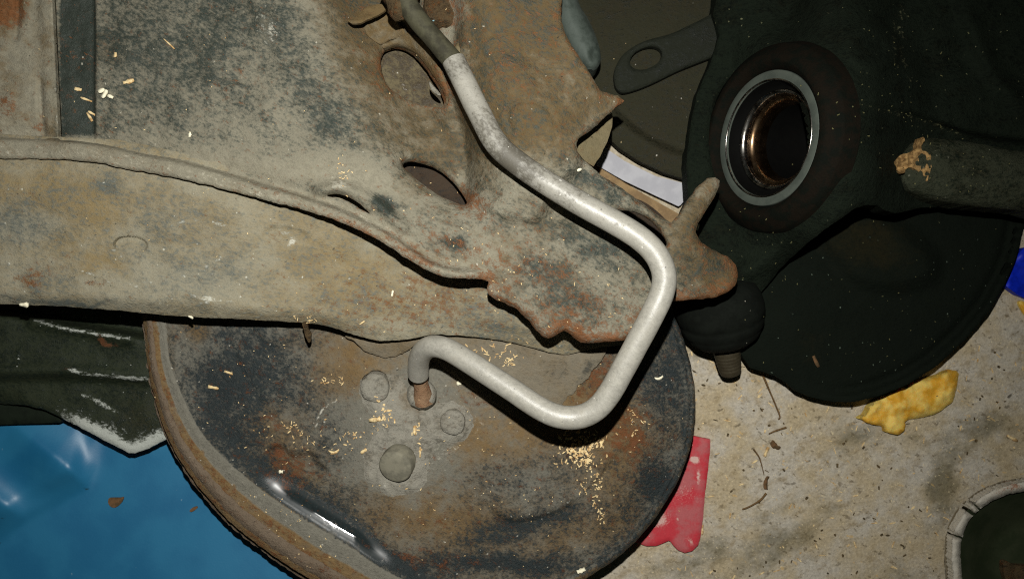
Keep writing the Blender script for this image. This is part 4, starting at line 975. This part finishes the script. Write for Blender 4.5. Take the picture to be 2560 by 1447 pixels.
def single(name, label, cat, mat, px, py, L, W, th, ang, group=None, **kw):
    g_ = flake_geo(px, py, L, W, th, ang, **kw)
    if g_ is None: return
    o = make(name, g_[0], g_[1], mat, None, None, None, False)
    tag(o, label, cat, group)
    return o

def scatter(name, mat, spots, label, cat, parent=None):
    V, F = [], []
    for s in spots:
        g_ = flake_geo(*s[:6], **dict(s[6] if len(s) > 6 else {}, skip=('tube', 'rubber_hose')))
        if g_ is None: continue
        b = len(V); V += g_[0]; F += [[b + i for i in f] for f in g_[1]]
    o = make(name, V, F, mat, None, None, [False] * len(F), False)
    tag(o, label, cat, kind='stuff')
    return o

R = random.Random(5)
def cloud(n, cx, cy, sx, sy, L, W, rot=0):
    out = []
    for _ in range(n):
        u, v = R.gauss(0, sx), R.gauss(0, sy); a = math.radians(rot)
        out.append((cx + u * math.cos(a) - v * math.sin(a), cy + u * math.sin(a) + v * math.cos(a), R.uniform(*L) * R.uniform(.35, .9), R.uniform(*W) * .8, R.uniform(.12, .3), R.uniform(0, 6.28), dict(curl=R.uniform(0, .5), lift=R.uniform(.1, .8), twist=R.uniform(-.6, .6))))
    return out
def trail(n, pts, jit, L, W):
    p = resample(catmull(pts, False, 8), 4, False); out = []
    for _ in range(n):
        q = p[R.randrange(len(p))]
        out += cloud(1, q[0], q[1], jit, jit, L, W)
    return out
saw = (cloud(46, 1448, 1118, 22, 20, (1.2, 6), (.6, 2.4)) + cloud(60, 1450, 1125, 26, 26, (1.2, 4.5), (.5, 1.3)) + cloud(24, 1480, 1100, 22, 14, (1.2, 4), (.5, 1.2)) + cloud(26, 1450, 1150, 30, 14, (1.2, 4), (.5, 1.4)) + trail(46, [(1470, 1170), (1496, 1190), (1492, 1230), (1486, 1260), (1502, 1285), (1508, 1300)], 5, (1, 3.4), (.5, 1.2))
       + cloud(14, 1460, 1215, 12, 12, (1, 3), (.5, 1)) + cloud(22, 1580, 1050, 22, 26, (1, 3.4), (.4, 1)) + cloud(30, 1240, 880, 36, 14, (2, 5), (.5, .9)) + cloud(12, 1330, 1012, 24, 6, (1.5, 4), (.5, .9)) + cloud(10, 1270, 905, 8, 14, (2, 5), (.5, .9))
       + cloud(26, 960, 1040, 14, 22, (1.2, 4), (.7, 1.8)) + cloud(10, 1040, 1085, 7, 30, (2, 5), (.7, 1.3)) + cloud(40, 780, 1095, 70, 26, (1, 3), (.4, 1)) + cloud(16, 880, 1095, 26, 14, (1.2, 3.6), (.6, 1.2)) + cloud(10, 730, 1065, 14, 8, (1, 3), (.5, 1)) + cloud(60, 1150, 1120, 200, 130, (.7, 2), (.4, .8)) + cloud(50, 1400, 1250, 180, 90, (.6, 1.8), (.4, .7)) + cloud(40, 700, 950, 160, 90, (.6, 1.8), (.4, .7))
       + cloud(14, 830, 955, 30, 8, (1.5, 4), (.5, .9)) + cloud(40, 750, 1340, 120, 40, (.7, 1.8), (.4, .8), 33))
scatter('sawdust', M['chip'], saw, 'pale sawdust shavings strewn over the round backing plate', 'sawdust')
saw2 = (cloud(40, 1400, 690, 140, 80, (.6, 2.2), (.35, .7), 20) + cloud(20, 1180, 600, 120, 60, (.6, 2), (.35, .7), 25) + cloud(22, 500, 280, 260, 120, (.5, 1.8), (.35, .7)) + cloud(18, 1250, 250, 160, 180, (.5, 1.8), (.35, .7)) + cloud(18, 855, 440, 16, 22, (1, 2.6), (.4, .8)) + cloud(16, 500, 600, 300, 90, (.5, 1.6), (.35, .7)) + cloud(14, 1050, 760, 180, 50, (.6, 2), (.35, .7)) + cloud(14, 1250, 705, 30, 40, (1, 2.5), (.4, .7)) + cloud(14, 770, 795, 16, 6, (1, 3), (.4, .7)))
scatter('sawdust_flecks', M['chip'], saw2, 'fine pale sawdust flecks scattered over the suspension arm', 'sawdust')
saw3 = (cloud(50, 2250, 250, 160, 130, (.6, 2.2), (.4, .9)) + cloud(22, 2250, 290, 100, 14, (.6, 1.8), (.4, .8), 16) + cloud(60, 2250, 750, 160, 120, (.5, 1.4), (.4, .7)) + cloud(24, 1900, 640, 60, 60, (.6, 2), (.4, .8)) + cloud(24, 2400, 430, 80, 30, (.6, 1.6), (.4, .8)))
scatter('dirt_flecks', M['fleckdirt'], saw3, 'tiny pale flecks on the greasy black hub carrier and shield', 'dirt')

# grit, chips and straw on the concrete
gr = []
for _ in range(120):
    x, y = R.uniform(1700, 2560), R.uniform(860, 1447)
    gr.append((x, y, R.uniform(.6, 2.6), R.uniform(.5, 1.8), R.uniform(.3, .8), R.uniform(0, 6.28), dict(curl=.05, lift=.0, seg=2)))
gr = [s for s in gr if (drop(s[0], s[1]) or (0, 0, 0, ''))[3] == 'concrete_floor']
scatter('floor_grit', M['grit'], gr, 'dark brown grit strewn over the concrete floor, lower right', 'grit')
st_ = []
for _ in range(150):
    x, y = R.uniform(1700, 2560), R.uniform(860, 1447)
    st_.append((x, y, R.uniform(1, 4.5), R.uniform(.4, 1.1), R.uniform(.2, .5), R.uniform(0, 6.28), dict(curl=.15, lift=.1)))
st_ = [s for s in st_ if (drop(s[0], s[1]) or (0, 0, 0, ''))[3] == 'concrete_floor']
scatter('floor_shavings', M['chip'], st_, 'pale wood shavings strewn over the concrete floor, lower right', 'sawdust')

SINGLES = [
 ('wood_chip', 'wood splinter low on the dark strip, upper of a crossed pair', 'wood chip', 'chip', 232, 285, 4.2, 1.5, .5, -.5, {}),
 ('wood_chip', 'wood splinter low on the dark strip, lower of a crossed pair', 'wood chip', 'chip', 226, 294, 5.0, 1.6, .5, -1.0, {}),
 ('wood_chip', 'oval wood chip alone in the middle of the dark strip', 'wood chip', 'chip', 197, 225, 3.4, 2.0, .5, -.2, {}),
 ('wood_chip', 'thin wood splinter lying across the dark strip near the plate edge', 'wood chip', 'chip', 218, 250, 6.0, 1.2, .4, -.35, {}),
 ('wood_chip', 'pointed pale chip right of the white seeds on the grey plate', 'wood chip', 'chip', 323, 205, 5.4, 2.2, .5, .3, {}),
 ('wood_splinter', 'long thin splinter on the grey plate near the top', 'splinter', 'chip', 425, 112, 7.4, .9, .5, -.75, {}),
 ('wood_chip', 'small square chip alone on the grey plate above the white seeds', 'wood chip', 'chip', 291, 139, 2.4, 1.8, 1.0, 1.4, {}),
 ('wood_chip', 'small T-shaped white chip on the plate above the steel lip', 'wood chip', 'seed', 476, 338, 2.6, 1.6, .6, 1.5, {}),
 ('seed_husk', 'largest white husk of the cluster of three on the grey plate', 'seed husk', 'seed', 268, 236, 4.6, 2.0, 1.6, 1.0, dict(lift=1.2)),
 ('seed_husk', 'left white husk of the cluster of three on the grey plate', 'seed husk', 'seed', 260, 229, 3.2, 1.8, 1.4, .5, dict(lift=1.2)),
 ('seed_husk', 'small right white husk of the cluster of three on the grey plate', 'seed husk', 'seed', 281, 243, 2.6, 1.8, 1.4, -.4, dict(lift=1.0)),
 ('wood_chip', 'square pale chip at the bottom edge of the arm, far left', 'wood chip', 'seed', 66, 757, 4.2, 2.8, 1.6, -.1, dict(lift=1.0)),
 ('wood_chip', 'small pale chip at the bottom edge of the arm above the rim', 'wood chip', 'seed', 479, 789, 2.6, 1.2, .8, -.7, dict(lift=.8)),
 ('wood_chip', 'pale chip on the tan lower face, below the torn step', 'wood chip', 'seed', 981, 733, 3.4, 1.4, .6, 1.4, {}),
 ('wood_chip', 'pale chip on the tan lower face, above the crack', 'wood chip', 'chip', 905, 806, 3.4, .9, .5, .6, {}),
 ('wood_chip', 'upper pale chip on the left of the backing plate', 'wood chip', 'chip', 573, 931, 5.0, 1.7, .5, -.35, {}),
 ('wood_chip', 'lower pale chip on the left of the backing plate', 'wood chip', 'chip', 535, 968, 6.0, 2.2, .6, -.2, {}),
 ('foam_bead', 'white foam bead beside the rusty tube stub', 'foam bead', 'seed', 1148, 957, 2.6, 2.6, 1.6, 0, dict(curl=0)),
 ('foam_bead', 'white foam bead below the torn rust patch on the backing plate', 'foam bead', 'seed', 704, 1177, 2.2, 2.2, 1.6, 0, dict(curl=0)),
 ('wood_chip', 'thick pale chip heaped left of the tube stub', 'wood chip', 'chip', 940, 1048, 7.0, 2.6, 1.2, .1, {}),
 ('wood_chip', 'pale chip lying right above the grey rubber plug', 'wood chip', 'chip', 1036, 1075, 5.0, 1.8, .8, 1.5, {}),
 ('wood_chip', 'slim pale splinter leaning on the right of the rubber plug', 'wood chip', 'chip', 1050, 1130, 5.0, 1.1, .6, 1.5, dict(lift=1.0)),
 ('wood_chip', 'star shaped pale chip left of the grey rubber plug', 'wood chip', 'chip', 910, 1126, 4.0, 2.6, .6, .7, {}),
 ('wood_curl', 'curled pale shaving left of the grey rubber plug', 'wood curl', 'chip', 836, 1127, 6.0, 1.8, .6, .1, dict(twist=1.0)),
 ('wood_chip', 'white chip caught on the finger tab of the arm', 'wood chip', 'seed', 1743, 568, 4.0, 2.0, 1.0, 1.3, dict(lift=.6)),
 ('wood_chip', 'white round speck on the plate above the pale tube', 'wood chip', 'seed', 1446, 424, 2.4, 1.4, .8, .2, {}),
 ('wood_chip', 'pale pinkish chip on the backing plate right of the tube', 'wood chip', 'seed', 1646, 944, 5.0, 1.8, .6, .2, dict(twist=.8)),
 ('wood_chip', 'pale chip on the bottom rim of the backing plate at the frame edge', 'wood chip', 'seed', 1450, 1430, 4.8, 3.0, 1.6, .5, dict(lift=1.4)),
 ('wood_chip', 'brown pointed chip on the black brake shield', 'wood chip', 'leaf', 2038, 902, 7.5, 2.0, .6, -1.1, {}),
 ('leaf_scrap', 'dark brown leaf scrap on the concrete between two twigs', 'leaf', 'leaf', 1937, 1112, 7.0, 4.5, .25, -.7, dict(curl=.3, twist=.5, seg=7)),
 ('wood_chip', 'thick pale chip next to the leaf scrap on the concrete', 'wood chip', 'chip', 1915, 1128, 6.4, 2.0, 1.0, 1.2, {}),
 ('leaf_scrap', 'reddish brown leaf scrap on the concrete at a twig end', 'leaf', 'leaf', 1915, 1205, 8.5, 3.4, .25, 1.4, dict(curl=.25, twist=-.4, seg=7)),
 ('wood_chip', 'pale chip on the concrete at the right edge above the pan', 'wood chip', 'chip', 2528, 1094, 7.5, 2.2, .7, -.5, {}),
 ('wood_chip', 'pale chip on the concrete touching the red scraper', 'wood chip', 'chip', 1755, 1322, 6.0, 1.8, .7, 1.5, {}),
]
for nm, lb, ct, mt, x, y, L_, W_, t_, a_, kw in SINGLES:
    single(nm, lb, ct, M[mt], x, y, L_, W_, t_, a_, **kw)
def twig(pts, r, label):
    r *= .65
    q = []
    for x, y in pts:
        q.append((x, y, r + .3))
    o = tube_px('twig', q, [r * (1 - .5 * i / len(q)) for i in range(len(q))], M['twig'], None, seg=8, spacing=.0015, solid=False, wob=.15)
    tag(o, label, 'twig')
twig([(1908, 938), (1922, 972), (1938, 1010), (1950, 1040), (1946, 1048)], 1.0, 'thin bent twig coming out from under the black shield')
twig([(1966, 1068), (1940, 1076), (1922, 1084)], .9, 'short twig stub on the concrete above the leaf scrap')
twig([(1884, 1122), (1898, 1142), (1905, 1165), (1910, 1186)], .7, 'hair thin dark twig above the reddish leaf scrap')
twig([(1916, 1232), (1900, 1250), (1872, 1266), (1856, 1272)], 1.1, 'curved twig below the reddish leaf scrap, pointing left')
